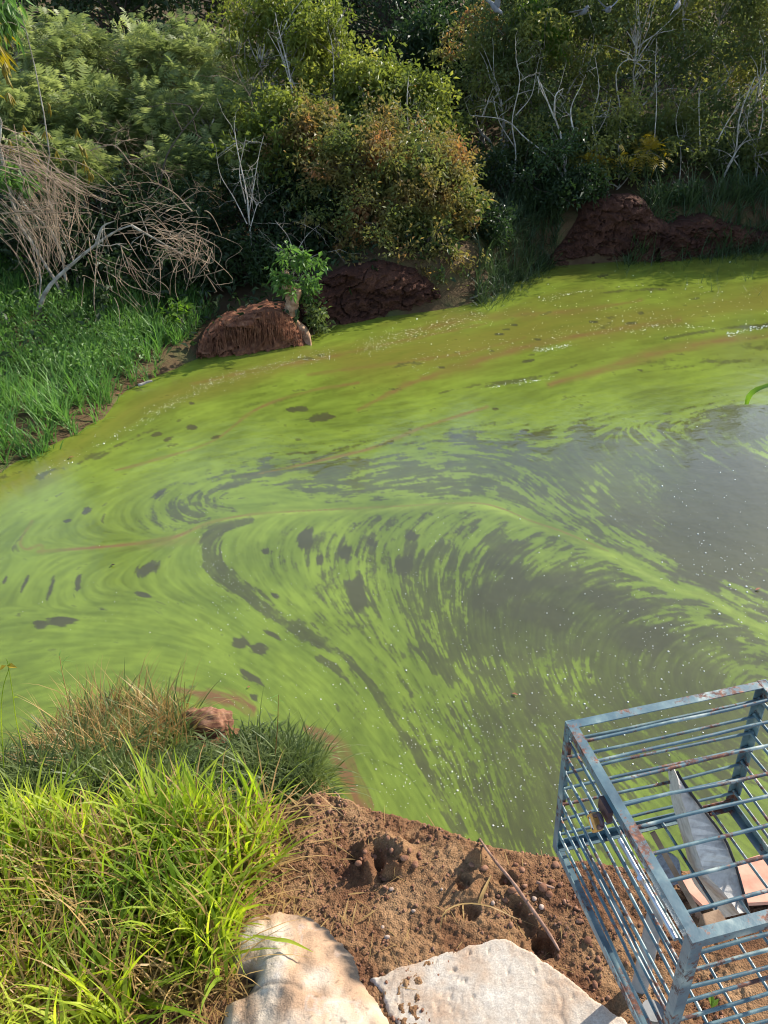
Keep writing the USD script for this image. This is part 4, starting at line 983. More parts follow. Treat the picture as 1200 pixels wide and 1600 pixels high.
NX, NY = np.meshgrid(nx_, ny_)
NZ = near_z(NX.ravel(), NY.ravel()).reshape(NX.shape)
mat_near = M('near_dirt', {
    'g': ('geometry', {}),
    'n1': ('noise_texture', {'scale': 5.0, 'detail': 6.0, 'roughness': 0.6}), 'm1': ('map_range', {'from_min': 0.32, 'from_max': 0.68, 'clamp': True}),
    'r1': ('rgb_ramp', {'ramp': [(0, (0.085, 0.037, 0.020)), (0.35, (0.140, 0.070, 0.034)), (0.7, (0.195, 0.110, 0.054)), (1, (0.25, 0.150, 0.078))]}),
    'n2': ('noise_texture', {'scale': 170.0, 'detail': 4.0, 'roughness': 0.7}), 'm2': ('map_range', {'from_min': 0.3, 'from_max': 0.7, 'to_min': 0.62, 'to_max': 1.32, 'clamp': True}),
    'sc': ('vector_math', {'math_type': 'scale'}),
    'v': ('voronoi_texture', {'scale': 160.0}), 'h': ('math', {'math_type': 'multiply_add', 'value2': -0.7}),
    'bp': ('bump', {'strength': 0.8, 'distance': 0.006}),
    'p': ('principled_bsdf', {'roughness': 0.95, 'specular_ior_level': 0.12})},
    [('g.position', 'n1.vector'), ('g.position', 'n2.vector'), ('g.position', 'v.vector'), ('n1.fac', 'm1.value'), ('m1.result', 'r1.fac'), ('n2.fac', 'm2.value'),
     ('r1.color', 'sc.vector1'), ('m2.result', 'sc.scale'), ('sc.vector', 'p.base_color'), ('v.distance', 'h.value1'), ('n2.fac', 'h.value3'), ('h.value', 'bp.height'), ('bp.normal', 'p.normal')], 'p.BSDF')
bank = tag(obj('near_bank', grid_mesh(NX, NY, NZ), mat_near, smooth=True), 'bare crumbly red-brown earth of the near bank', 'ground', kind='structure')
_ni = RegularGridInterpolator((ny_, nx_), NZ, bounds_error=False, fill_value=0.4)
def nz_(x, y):
    return _ni(np.stack([np.atleast_1d(y), np.atleast_1d(x)], -1))

def on_bank(px, py, lift=0.0):
    p = at(px, py, NEAR_TOP)
    for _ in range(4):
        p = at(px, py, float(nz_(p[0], p[1])[0]) + lift)
    return p

def lump_mesh(c, r, rg, sub=1, flat=0.75):
    s = trimesh.creation.icosphere(subdivisions=sub, radius=1.0)
    v = np.array(s.vertices)
    o = rg.random(3) * 50
    v = v * (0.72 + 0.62 * meshkit.fbm(v * 1.5 + o, 3, 3))[:, None] * (r * rg.uniform(0.75, 1.3, 3) * [1, 1, flat])
    return v + c, np.array(s.faces)

rg = np.random.default_rng(77)
spots = [(738, 1352, 9), (748, 1345, 7), (756, 1357, 8), (815, 1360, 9), (806, 1352, 7), (790, 1378, 7), (800, 1392, 9), (820, 1385, 6), (848, 1388, 11), (862, 1378, 7), (875, 1384, 8), (858, 1398, 8), (868, 1352, 8),
         (835, 1405, 6), (846, 1418, 6), (790, 1408, 8), (778, 1432, 7), (798, 1446, 8), (812, 1440, 6), (770, 1412, 7), (882, 1410, 6), (592, 1318, 9), (612, 1330, 8), (632, 1342, 10), (648, 1352, 8), (625, 1368, 8), (600, 1372, 9),
         (578, 1362, 9), (560, 1350, 8), (585, 1340, 7), (640, 1330, 7), (655, 1335, 6), (606, 1310, 6), (570, 1332, 7), (612, 1390, 6), (605, 1465, 6), (646, 1424, 5), (598, 1449, 4), (535, 1300, 6), (515, 1268, 9), (496, 1258, 8), (540, 1258, 7), (672, 1308, 5), (760, 1400, 6),
         (905, 1440, 7), (918, 1470, 8), (935, 1500, 7), (930, 1540, 8), (900, 1420, 6), (950, 1560, 6), (690, 1390, 4), (700, 1368, 4)]
pale = {13, 14, 19, 34, 35, 36, 37, 50}
for i, (px, py, s) in enumerate(spots):
    p = on_bank(px, py)
    r = s * 0.00125 * 1.05
    obj('pebble' if i in pale else 'clod', lump_mesh(p + [0, 0, r * 0.35], r, rg), mat_pebble if i in pale else mat_clod, bank, smooth=50)
# finer crumbs, past counting
n = 5200
ax, ay = rg.uniform(-0.54, 0.95, n), rg.uniform(1.12, 2.05, n)
k = -signed(near_poly, ax, ay) > 0.01
ax, ay = ax[k], ay[k]
den = 0.25 + 1.3 * smoothstep(0.42, 0.65, fbm2(ax, ay, 6, 3, 33))
k = rg.random(len(ax)) < den
ax, ay = ax[k], ay[k]
ico = trimesh.creation.icosahedron()
iv, if_ = np.array(ico.vertices), np.array(ico.faces)
rr = 0.0021 + 0.0050 * rg.random(len(ax)) ** 3
vv = iv[None] * rg.uniform(0.7, 1.3, (len(ax), 12, 1)) * rr[:, None, None] + np.stack([ax, ay, nz_(ax, ay) + rr * 0.4], 1)[:, None]
obj('crumbs', (vv.reshape(-1, 3), (if_[None] + np.arange(len(ax))[:, None, None] * 12).reshape(-1, 3)), mat_clod, bank).SetCustomDataByKey('kind', 'stuff')

# ------------------------------------------------------------------ concrete slab and pale rock
def plate(poly_px, z, zf, edge_w, res, inset=0.004):
    pl = Polygon([tuple(at(*q, z)[:2]) for q in poly_px]).buffer(0)
    x0, y0, x1, y1 = pl.bounds
    X, Y = np.meshgrid(np.arange(x0 - 0.03, x1 + 0.03, res), np.arange(y0 - 0.03, y1 + 0.03, res))
    d = -signed(pl, X.ravel(), Y.ravel()).reshape(X.shape)
    return X, Y, d

slab_px = [(572, 1522), (600, 1508), (640, 1493), (690, 1478), (735, 1466), (775, 1453), (800, 1458), (835, 1478), (870, 1500), (920, 1540), (965, 1572), (1010, 1610), (1050, 1660), (1000, 1760), (600, 1760), (610, 1600)]
X, Y, d = plate(slab_px, NEAR_TOP + 0.02, None, 0.01, 0.0056)
nzs = fbm2(X, Y, 26, 4, 13) - 0.5
dn = d + 0.012 * nzs * 2 + 0.004 * (fbm2(X, Y, 90, 3, 14) - 0.5)
Z = NEAR_TOP - 0.08 + 0.090 * smoothstep(-0.012, 0.022, dn) + 0.008 * (fbm2(X, Y, 9, 4, 15) - 0.5) + 0.0055 * (fbm2(X, Y, 110, 3, 16) - 0.5) - 0.006 * smoothstep(0.70, 0.78, fbm2(X, Y, 60, 2, 18)) - 0.004 * np.exp(-((fbm2(X, Y, 7, 3, 19) - 0.5) / 0.01) ** 2)
mat_slab = M('rough_concrete', {
    'g': ('geometry', {}),
    'n1': ('noise_texture', {'scale': 6.0, 'detail': 6.0, 'roughness': 0.6}), 'm1': ('map_range', {'from_min': 0.3, 'from_max': 0.7, 'clamp': True}),
    'r1': ('rgb_ramp', {'ramp': [(0, (0.33, 0.215, 0.14)), (0.3, (0.37, 0.285, 0.21)), (0.6, (0.41, 0.355, 0.29)), (1, (0.47, 0.43, 0.37))]}),
    'n2': ('noise_texture', {'scale': 150.0, 'detail': 6.0, 'roughness': 0.8}), 'm2': ('map_range', {'from_min': 0.3, 'from_max': 0.7, 'to_min': 0.68, 'to_max': 1.22, 'clamp': True}),
    'sc': ('vector_math', {'math_type': 'scale'}),
    'bp': ('bump', {'strength': 0.7, 'distance': 0.005}),
    'p': ('principled_bsdf', {'roughness': 0.95, 'specular_ior_level': 0.15})},
    [('g.position', 'n1.vector'), ('g.position', 'n2.vector'), ('n1.fac', 'm1.value'), ('m1.result', 'r1.fac'), ('n2.fac', 'm2.value'),
     ('r1.color', 'sc.vector1'), ('m2.result', 'sc.scale'), ('sc.vector', 'p.base_color'), ('n2.fac', 'bp.height'), ('bp.normal', 'p.normal')], 'p.BSDF')
tag(obj('concrete_slab', grid_mesh(X, Y, Z), mat_slab, smooth=True), 'rough beige concrete slab with a peaked edge on the earth, beside the pale rock', 'concrete slab')

rock_px = [(350, 1425), (385, 1400), (440, 1392), (486, 1402), (524, 1424), (556, 1460), (574, 1500), (598, 1530), (622, 1565), (636, 1610), (650, 1700), (640, 1780), (280, 1780), (318, 1600), (330, 1540), (335, 1500), (340, 1455)]
RZ = NEAR_TOP + 0.06
X, Y, d = plate(rock_px, RZ, None, 0.01, 0.006)
PX_, PY_ = pixel(np.stack([X, Y, np.full_like(X, RZ)], -1).reshape(-1, 3)); PX_ = PX_.reshape(X.shape); PY_ = PY_.reshape(X.shape)
wn = fbm2(X, Y, 14, 4, 23) - 0.5
dn = d + 0.02 * wn
Z = NEAR_TOP - 0.08 + 0.115 * smoothstep(-0.03, 0.085, dn) ** 0.75 + 0.055 * smoothstep(0.03, 0.24, dn) + 0.02 * (fbm2(X, Y, 6, 3, 38) - 0.5) + 0.020 * wn + 0.009 * (fbm2(X, Y, 40, 4, 24) - 0.5) + 0.004 * (fbm2(X, Y, 170, 2, 25) - 0.5)
cr = np.array([at(*q, RZ)[:2] for q in dens(P(345, 1552, 390, 1548, 425, 1543, 458, 1546, 470, 1552), 3)])
dc = cKDTree(cr).query(np.stack([X.ravel(), Y.ravel()], 1))[0].reshape(X.shape)
Z -= 0.005 * np.exp(-(dc / 0.006) ** 2) * (0.3 + 1.2 * fbm2(X, Y, 30, 3, 37))
hc = at(372, 1530, RZ)[:2]
Z -= 0.075 * np.exp(-((X - hc[0]) / 0.045) ** 2 - ((Y - hc[1]) / 0.036) ** 2)
low = smoothstep(0.0, 0.03, (cr[:, 1].mean() - Y)) * smoothstep(0.02, -0.04, X - at(455, 1560, RZ)[0])
Z -= 0.006 * low
ba = at(528, 1462, RZ)[:2]; bb = at(515, 1470, RZ)[:2]
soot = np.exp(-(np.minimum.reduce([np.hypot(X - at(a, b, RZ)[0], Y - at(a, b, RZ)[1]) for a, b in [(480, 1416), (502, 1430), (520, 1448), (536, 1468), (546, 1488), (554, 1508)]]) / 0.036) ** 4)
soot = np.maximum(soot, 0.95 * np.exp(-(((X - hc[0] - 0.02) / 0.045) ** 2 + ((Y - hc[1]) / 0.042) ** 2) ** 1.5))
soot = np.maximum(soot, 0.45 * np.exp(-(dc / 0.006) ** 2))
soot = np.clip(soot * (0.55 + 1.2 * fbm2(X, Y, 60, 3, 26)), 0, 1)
ochre_r = smoothstep(0.40, 0.62, fbm2(X, Y, 7, 5, 27))
grime = smoothstep(0.50, 0.72, fbm2(X, Y, 16, 5, 39)) * 0.55 + 0.6 * smoothstep(0.05, -0.02, dn)
Z += 0.010 * (fbm2(X, Y, 110, 3, 28) - 0.5) * soot
colr = C3(0.37, 0.315, 0.245) * (1 - ochre_r[..., None]) + C3(0.34, 0.22, 0.135) * ochre_r[..., None]
vein = smoothstep(0.035, 0.0, np.abs(fbm2(X, Y, 10, 4, 29) - 0.5)) * 0.35
colr = colr * (1 - vein[..., None]) + C3(0.36, 0.34, 0.33) * vein[..., None]
pits = smoothstep(0.80, 0.84, fbm2(X, Y, 75, 2, 30)) * 0.6
colr = colr * (1 - grime[..., None]) + C3(0.15, 0.105, 0.075) * grime[..., None]
colr = colr * (1 - 0.75 * pits[..., None])
colr = colr * (0.55 + 0.9 * fbm2(X, Y, 22, 5, 31)[..., None])
crack = np.exp(-((fbm2(X, Y, 12, 4, 32) - 0.5) / 0.012) ** 2) * smoothstep(0.45, 0.6, fbm2(X, Y, 5, 2, 34))
Z -= 0.006 * crack
colr = colr * (1 - 0.6 * crack[..., None])
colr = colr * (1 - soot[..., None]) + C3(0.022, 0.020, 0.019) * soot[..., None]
mat_rock = M('pale_rock', {
    'c': ('attribute', {'attribute': 'stone_tint'}), 'g': ('geometry', {}), 'n2': ('noise_texture', {'scale': 120.0, 'detail': 4.0, 'roughness': 0.7}),
    'bp': ('bump', {'strength': 0.7, 'distance': 0.006}), 'p': ('principled_bsdf', {'roughness': 0.9, 'specular_ior_level': 0.25})},
    [('c.color', 'p.base_color'), ('g.position', 'n2.vector'), ('n2.fac', 'bp.height'), ('bp.normal', 'p.normal')], 'p.BSDF')
rk = obj('pale_rock', grid_mesh(X, Y, Z), mat_rock, smooth=True)
UsdGeom.PrimvarsAPI(rk).CreatePrimvar('stone_tint', Sdf.ValueTypeNames.Color3fArray, 'vertex').Set(Vt.Vec3fArray.FromNumpy(colr.reshape(-1, 3).astype(np.float32)))
tag(rk, 'smooth cream rock with sooty black edge and dark hole beside the grass', 'rock')

# ------------------------------------------------------------------ near grasses
def near_grass(name, label, px_poly, z, n, mat, L, W, bend, seed, lean=0.4, per=8, spread=0.05, segs=5, off=0.0):
    L, W, spread = (L[0] * S, L[1] * S), (W[0] * S, W[1] * S), spread * S
    return grass_stuff(name, label, px_poly, z, n, mat, L, W, bend, seed, lean, per, spread, ground=lambda x, y: nz_(x, y) + off, segs=segs)

main_px = [(-420, 1370), (-150, 1320), (0, 1285), (120, 1255), (220, 1262), (340, 1275), (415, 1285), (430, 1340), (405, 1390), (365, 1440), (330, 1490), (260, 1480), (150, 1480), (0, 1490), (-300, 1560)]
near_grass('bright_grass', 'bright backlit yellow-green grass on the near bank', main_px, NEAR_TOP - 0.02, 3500, mat_blade, (0.10, 0.29), (0.0055, 0.0145), (0.3, 1.6), 301, 0.42, 7, 0.06)
near_grass('bright_grass', 'bright backlit grass in the bottom left corner', [(-300, 1560), (0, 1530), (120, 1520), (215, 1560), (230, 1700), (-350, 1750)], NEAR_TOP - 0.02, 1100, mat_blade, (0.11, 0.30), (0.0055, 0.0145), (0.3, 1.6), 302, 0.5, 6, 0.06)
near_grass('bright_grass', 'tuft of bright grass in front of the cream rock', [(255, 1490), (330, 1450), (372, 1440), (365, 1500), (352, 1545), (300, 1545)], NEAR_TOP - 0.02, 230, mat_blade, (0.10, 0.24), (0.007, 0.014), (0.3, 1.4), 303, 0.4, 6, 0.05)
near_grass('dry_grass', 'dry straw-coloured blades and stems at the foot of the bright grass', [(-300, 1420), (0, 1340), (380, 1320), (425, 1300), (425, 1360), (385, 1430), (370, 1490), (365, 1550), (240, 1620), (-300, 1700)], NEAR_TOP - 0.02, 3300, mat_drygrass, (0.09, 0.30), (0.004, 0.008), (0.3, 2.2), 304, 0.8, 6, 0.06)
# lower ledge by the water
near_grass('ledge_grass', 'short half-dry grass clump at the water edge, left of the red clod', [(-150, 1250), (40, 1190), (120, 1130), (200, 1105), (285, 1110), (300, 1150), (250, 1230), (100, 1290), (-100, 1330)], 0.12, 2600, mat_weed, (0.10, 0.26), (0.005, 0.009), (0.5, 2.0), 305, 0.6, 8, 0.06)
near_grass('ledge_grass', 'dry tan blades standing in the clump at the water edge', [(60, 1190), (130, 1128), (200, 1100), (285, 1108), (290, 1150), (230, 1210), (100, 1250)], 0.12, 1300, mat_drygrass, (0.12, 0.30), (0.003, 0.006), (0.3, 1.6), 306, 0.6, 7, 0.06)
near_grass('ledge_weeds', 'dark low weeds behind and beside the red clod', [(240, 1190), (300, 1178), (360, 1165), (380, 1140), (470, 1155), (490, 1185), (440, 1230), (350, 1260), (250, 1260)], 0.12, 2800, mat_weed, (0.05, 0.15), (0.006, 0.012), (0.8, 2.6), 307, 0.9, 9, 0.05)
near_grass('water_grass', 'fine green grass drooping into the water beside the bare earth', [(390, 1200), (470, 1170), (500, 1200), (505, 1255), (440, 1260), (390, 1270)], 0.12, 900, mat_weed, (0.12, 0.28), (0.004, 0.008), (0.8, 2.4), 308, 0.6, 8, 0.05)
near_grass('ledge_grass', 'green grass on the slope between the water-edge clump and the bright grass', [(-200, 1330), (0, 1262), (120, 1215), (240, 1205), (330, 1225), (420, 1240), (400, 1280), (200, 1290), (0, 1320)], 0.35, 2600, mat_weed, (0.08, 0.20), (0.006, 0.011), (0.4, 1.8), 311, 0.6, 7, 0.06)
# matted litter under the grass
rg = np.random.default_rng(310)
n = 2600
lx, ly = rg.uniform(-1.6, -0.15, n), rg.uniform(1.05, 2.08, n)
k = (-signed(near_poly, lx, ly) > 0.0) & (lx < -0.43 + 0.10 * rg.normal(size=n))
lx, ly = lx[k], ly[k]
b = np.stack([lx, ly, nz_(lx, ly) + rg.uniform(0.002, 0.03, len(lx))], 1)
dd_ = rg.normal(size=b.shape) * [1, 1, 0.15]
tag(obj('dry_litter', blades(b, dd_, rg.uniform(0.05, 0.20, len(b)), rg.uniform(0.003, 0.008, len(b)), rg.uniform(0, 0.4, len(b)), rg, 3), mat_drygrass), 'matted dry straw on the earth under the grass', 'straw', kind='stuff')
n = 120
lx, ly = rg.uniform(-0.46, 0.54, n), rg.uniform(1.26, 1.87, n)
b = np.stack([lx, ly, nz_(lx, ly) + 0.004], 1)
tag(obj('straw_bits', blades(b, rg.normal(size=b.shape) * [1, 1, 0.06], rg.uniform(0.025, 0.10, n), rg.uniform(0.002, 0.004, n), rg.uniform(0, 0.1, n), rg, 3), mat_drygrass), 'scattered bits of dry straw on the bare earth', 'straw', kind='stuff')

# single blades and stalks one can pick out
def one_blade(name, label, pts, w, mat, cat='straw', up=(0, 0, 1)):
    w = w * S
    pts = spline(pts, 14); t = unit(np.gradient(pts, axis=0)); s = unit(np.cross(t, up))
    u = np.linspace(0, 1, 14)
    ww = (w * np.clip(np.sin(np.pi * np.clip(u * 0.86 + 0.14, 0, 1)) ** 0.7, 0.05, 1) * 0.5)[:, None]
    nn_ = np.cross(s, t)
    L_, R_ = pts - s * ww + nn_ * ww * 0.35, pts + s * ww + nn_ * ww * 0.35
    v = np.stack([L_, pts, R_], 1).reshape(-1, 3); f = []
    for i in range(13):
        for j in range(2):
            a = i * 3 + j
            f += [[a, a + 1, a + 4], [a, a + 4, a + 3]]
    return tag(obj(name, (v, np.array(f)), mat, smooth=40), label, cat)

one_blade('grass_blade', 'yellowing grass blade lying across the cream rock', [on_bank(395, 1462, 0.10), on_bank(430, 1468, 0.12), on_bank(455, 1472, 0.115), on_bank(490, 1488, 0.10)], 0.010, mat_blade, 'grass blade')
one_blade('dry_leaf', 'pale dry leaf blade lying on the earth left of the brown stick', [on_bank(748, 1412, 0.006), on_bank(755, 1395, 0.012), on_bank(768, 1366, 0.018)], 0.009, mat_drygrass)
one_blade('fallen_straw', 'long arching dry straw on the earth across the foot of the stick', [on_bank(688, 1452, 0.004), on_bank(695, 1425, 0.02), on_bank(725, 1412, 0.03), on_bank(765, 1416, 0.03), on_bank(800, 1432, 0.02), on_bank(845, 1450, 0.01)], 0.004, mat_drygrass)
one_blade('fallen_straw', 'dry straw from the arching straw down towards the slab peak', [on_bank(785, 1420, 0.012), on_bank(805, 1440, 0.012), on_bank(825, 1470, 0.012)], 0.004, mat_drygrass)
for px0, py0, px1, py1, lab in [(536, 1444, 545, 1402, 'left one of two short straws stuck in the earth right of the rock'), (549, 1450, 558, 1408, 'right one of two short straws stuck in the earth right of the rock'), (560, 1440, 590, 1420, 'short straw lying right of the two upright straws'), (535, 1308, 475, 1318, 'orange-brown dry blade on the earth beside the bright grass'), (722, 1390, 725, 1440, 'thin upright straw in the earth below the clods')]:
    one_blade('fallen_straw', lab, [on_bank(px0, py0, 0.006), on_bank((px0 + px1) / 2, (py0 + py1) / 2, 0.016), on_bank(px1, py1, 0.012)], 0.0045, mat_drygrass)
one_blade('reed_leaf', 'bright green blade bending into view at the right edge', [at_y(1166, 632, 1.25), at_y(1169, 622, 1.25), at_y(1177, 613, 1.245), at_y(1190, 607, 1.24), at_y(1215, 600, 1.22), at_y(1260, 600, 1.20), at_y(1320, 640, 1.18), at_y(1420, 900, 1.15), at(1560, 1750, NEAR_TOP)], 0.009, mat_lime, 'grass blade', (0.0, -0.5, 1))
for i, (pp, lab) in enumerate([([(6, 1200), (2, 1120), (5, 1075), (14, 1045), (15, 1035)], 'left thin weed stalk with a folded leaf at the left edge'), ([(40, 1190), (26, 1130), (20, 1085), (13, 1040), (10, 1030)], 'right thin weed stalk leaning left at the left edge')]):
    pts = spline([at_y(q[0], q[1], 1.72 * S) for q in pp], 16)
    wst = thing('weed_stalk', lab, 'weed', pts[0])
    obj('stem', local(tube(pts, np.linspace(0.0022, 0.0012, 16), 5), pts[0]), mat_blade, wst, smooth=True)
    lv_ = [((10, 1040), (1.0, 0, -0.15), (0, -0.6, 1.0), 0.038, 0.020, mat_yellow), ((10, 1040), (-1.0, -0.2, -0.35), (0, -0.5, 1.0), 0.033, 0.018, mat_yellow)] if i == 0 else [((20, 1090), (1.0, 0, 0.2), (0, -0.6, 1.0), 0.026, 0.005, mat_blade)]
    for (q, d_, n_, l_, w_, mt_) in lv_:
        a = at_y(*q, 1.72 * S)
        obj('leaf', local(rhombs(np.array([a]), np.array([d_]), np.array([n_]), np.array([l_]), np.array([w_])), pts[0]), mt_, wst)
for i, (pp, lab) in enumerate([([(120, 1160), (108, 1100), (98, 1055), (93, 1025)], 'tall seed stalk standing above the ledge grass'), ([(292, 1160), (288, 1110), (289, 1065)], 'thin upright stalk at the right of the ledge grass'), ([(430, 1180), (434, 1130), (435, 1085)], 'thin green stalk above the dark weeds')]):
    pts = spline([at_y(q[0], q[1], 2.15 * K) for q in pp], 12)
    wst = thing('seed_stalk', lab, 'weed', pts[0])
    obj('stem', local(tube(pts, np.linspace(0.0025, 0.0012, 12), 5), pts[0]), mat_drygrass, wst, smooth=True)
    k = 10
    bb_ = pts[np.linspace(4, 11, k).astype(int)]
    for q_ in bb_:
        obj('leaf', local(blades(q_[None], rg.normal(size=(1, 3)) + [0, 0, 1.6], rg.uniform(0.03, 0.08, 1), np.full(1, 0.004), np.full(1, 0.8), rg, 3), pts[0]), mat_tongue, wst)

# red clod at the water edge
cc = at(318, 1132, 0.10)
v, f = lump_mesh(np.zeros(3), 1.0, np.random.default_rng(12), 4, 1.0)
v = v * [0.17, 0.075, 0.11]
v = v + (meshkit.fbm(v * [60, 20, 15], 3, 5)[:, None] - 0.5) * [0.010, 0.02, 0.012]
tag(obj('red_clod', (v + cc, f), mat_clod, smooth=True), 'fluted clod of red earth between the grass clump and the water', 'clod')
cc = at(232, 1150, 0.10)
v, f = lump_mesh(np.zeros(3), 1.0, np.random.default_rng(13), 3, 1.0)
tag(obj('red_clod', (v * [0.04, 0.03, 0.03] + cc, f), mat_clod, smooth=True), 'small red earth lump half hidden in the ledge grass', 'clod')

# the stick
sp = [on_bank(748, 1309, 0.045), on_bank(757, 1322, 0.043), on_bank(775, 1347, 0.038), on_bank(800, 1377, 0.034), on_bank(822, 1408, 0.028), on_bank(850, 1447, 0.018), on_bank(866, 1472, 0.010), on_bank(874, 1486, 0.004)]
pts = spline(sp, 40)
rad = np.interp(np.linspace(0, 1, 40), [0, 0.06, 0.1, 0.5, 0.8, 1], [0.0042, 0.0062, 0.0046, 0.0058, 0.0052, 0.0032])
rad = rad * S * 0.82 * (1 + 0.25 * (meshkit.noise(np.linspace(0, 14, 40)[:, None] * [1, 0, 0]) - 0.5))
stk = thing('stick', 'bent brown stick lying on the bare earth above the concrete slab', 'stick', pts[0])
tv, tf = tube(pts, rad, 9)
obj('shaft', local((tv, tf), pts[0]), mat_stick, stk, smooth=True)
obj('twig_stub', local(limb(pts[5], pts[5] + [-0.012, -0.006, 0.006], 0.0034, 0.0024, rg, 0.02, 4, 6)[1], pts[0]), mat_stick, stk, smooth=True)
obj('twig_stub', local(limb(pts[22], pts[22] + [0.010, -0.006, 0.008], 0.003, 0.002, rg, 0.02, 4, 6)[1], pts[0]), mat_stick, stk, smooth=True)
tag(obj('twig', limb(on_bank(838, 1378, 0.02), on_bank(866, 1388, 0.014), 0.005, 0.004, rg, 0.05, 6, 7)[1], mat_stick, smooth=True), 'short stub of twig lying right of the brown stick', 'twig')
tag(obj('twig', limb(on_bank(520, 1236, 0.03), on_bank(532, 1252, 0.03), 0.005, 0.003, rg, 0.05, 6, 7)[1], mat_stick, smooth=True), 'short dark twig poking over the bank edge at the grass', 'twig')

# ------------------------------------------------------------------ the steel cage
CA = np.array([0.407, 1.313, H - 1.4]); cyaw = math.radians(10.81)
EW = np.array([math.cos(cyaw), math.sin(cyaw), 0]); EL = np.array([math.sin(cyaw), -math.cos(cyaw), 0]); EZ = np.array([0, 0, -1.0])
CW, CL, CH = 0.536, 0.550, 0.471
def cg(a, b, c):
    return CA + EW * a + EL * b + EZ * c
mat_paint = M('rusty_blue_paint', {
    'g': ('geometry', {}), 'n1': ('noise_texture', {'scale': 55.0, 'detail': 7.0, 'roughness': 0.75}), 'n0': ('noise_texture', {'scale': 9.0, 'detail': 2.0}),
    'ad': ('math', {'math_type': 'multiply_add', 'value2': 0.75}), 'm1': ('map_range', {'from_min': 0.93, 'from_max': 1.03, 'clamp': True}),
    'n2': ('noise_texture', {'scale': 14.0, 'detail': 4.0}), 'r1': ('rgb_ramp', {'ramp': [(0.3, (0.030, 0.060, 0.078)), (0.5, (0.050, 0.095, 0.112)), (0.6, (0.095, 0.15, 0.155)), (0.70, (0.28, 0.32, 0.285))]}),
    'n3': ('noise_texture', {'scale': 60.0, 'detail': 3.0}), 'r2': ('rgb_ramp', {'ramp': [(0.3, (0.035, 0.014, 0.012)), (0.55, (0.10, 0.036, 0.020)), (0.72, (0.28, 0.11, 0.05))]}),
    'mx': ('mix_color', {}), 'rg': ('map_range', {'to_min': 0.38, 'to_max': 0.85}), 'bp': ('bump', {'strength': 0.35, 'distance': 0.002}),
    'p': ('principled_bsdf', {'specular_ior_level': 0.5})},
    [('g.position', 'n1.vector'), ('g.position', 'n0.vector'), ('g.position', 'n2.vector'), ('g.position', 'n3.vector'), ('n0.fac', 'ad.value1'), ('n1.fac', 'ad.value3'), ('ad.value', 'm1.value'), ('n2.fac', 'r1.fac'), ('n3.fac', 'r2.fac'),
     ('m1.result', 'mx.fac'), ('r1.color', 'mx.a'), ('r2.color', 'mx.b'), ('mx.result', 'p.base_color'), ('m1.result', 'rg.value'), ('rg.result', 'p.roughness'), ('n3.fac', 'bp.height'), ('bp.normal', 'p.normal')], 'p.BSDF')

def bar_box(p, ax, u, v, L, a, b):
    """a box: along ax for L, along u for a, along v for b, starting at p"""
    c = [p + ax * i * L + u * j * a + v * k * b for i in (0, 1) for j in (0, 1) for k in (0, 1)]
    return trimesh.convex.convex_hull(np.array(c))

cage = thing('steel_cage', 'rusty pale-blue welded steel bar cage locked over the pump at the bank edge', 'cage', cg(0, 0, CH))
cl_ = cg(0, 0, CH)
FL, TH = 0.023, 0.003
ax_ = [EW, EL, EZ]; dim = [CW, CL, CH]
for a in range(3):
    b, c = [k for k in range(3) if k != a]
    for sb in (0, 1):
        for sc in (0, 1):
            e = 0.0007 * a
            p = CA + ax_[b] * (sb * dim[b]) + ax_[c] * (sc * dim[c]) - ax_[a] * e
            ub = ax_[b] * (1 if sb == 0 else -1); uc = ax_[c] * (1 if sc == 0 else -1)
            p = p - ub * e - uc * e
            LL = dim[a] + 2 * e
            m1 = bar_box(p, ax_[a], ub, uc, LL, FL, TH); m2 = bar_box(p + uc * TH, ax_[a], ub, uc, LL, TH, FL - TH)
            obj('post' if a == 2 else 'rail', local(join([(np.array(m1.vertices), np.array(m1.faces)), (np.array(m2.vertices), np.array(m2.faces))]), cl_), mat_paint, cage)
rg = np.random.default_rng(400)
def rod(p, q, r=0.0042):
    t = np.linspace(0, 1, 9)[:, None]
    pts = p * (1 - t) + q * t + gaussian_filter(rg.normal(size=(9, 3)), (1.4, 0)) * 0.0050 * np.sin(np.pi * t) ** 0.5
    rr = np.full(9, r); pts[1] = pts[0] + unit(pts[1] - pts[0]) * 0.009; pts[-2] = pts[-1] - unit(pts[-1] - pts[-2]) * 0.009
    rr[[0, -1]] = r * rg.uniform(1.5, 2.0); obj('rod', local(tube(pts, rr, 8), cl_), mat_paint, cage, smooth=50)
for k in range(1, 9):       # top, across
    b = CL * k / 9 + rg.normal() * 0.002
    rod(cg(0.004, b, 0.010), cg(CW - 0.004, b + rg.normal() * 0.003, 0.010))
for k in range(1, 8):       # back and front, across
    rod(cg(0.004, 0.008, CH * k / 8 + rg.normal() * 0.002), cg(CW - 0.004, 0.008, CH * k / 8))
    rod(cg(0.004, CL - 0.008, CH * k / 8 + rg.normal() * 0.002), cg(CW - 0.004, CL - 0.008, CH * k / 8))
    rod(cg(0.008, 0.004, CH * k / 8 + rg.normal() * 0.002), cg(0.008, CL - 0.004, CH * k / 8))
    rod(cg(CW - 0.008, 0.004, CH * k / 8 + rg.normal() * 0.002), cg(CW - 0.008, CL - 0.004, CH * k / 8))
for k in range(1, 7):       # bottom, lengthwise
    a = CW * k / 7 + rg.normal() * 0.004
    rod(cg(a, 0.004, CH - 0.010), cg(a + rg.normal() * 0.004, CL - 0.004, CH - 0.010))

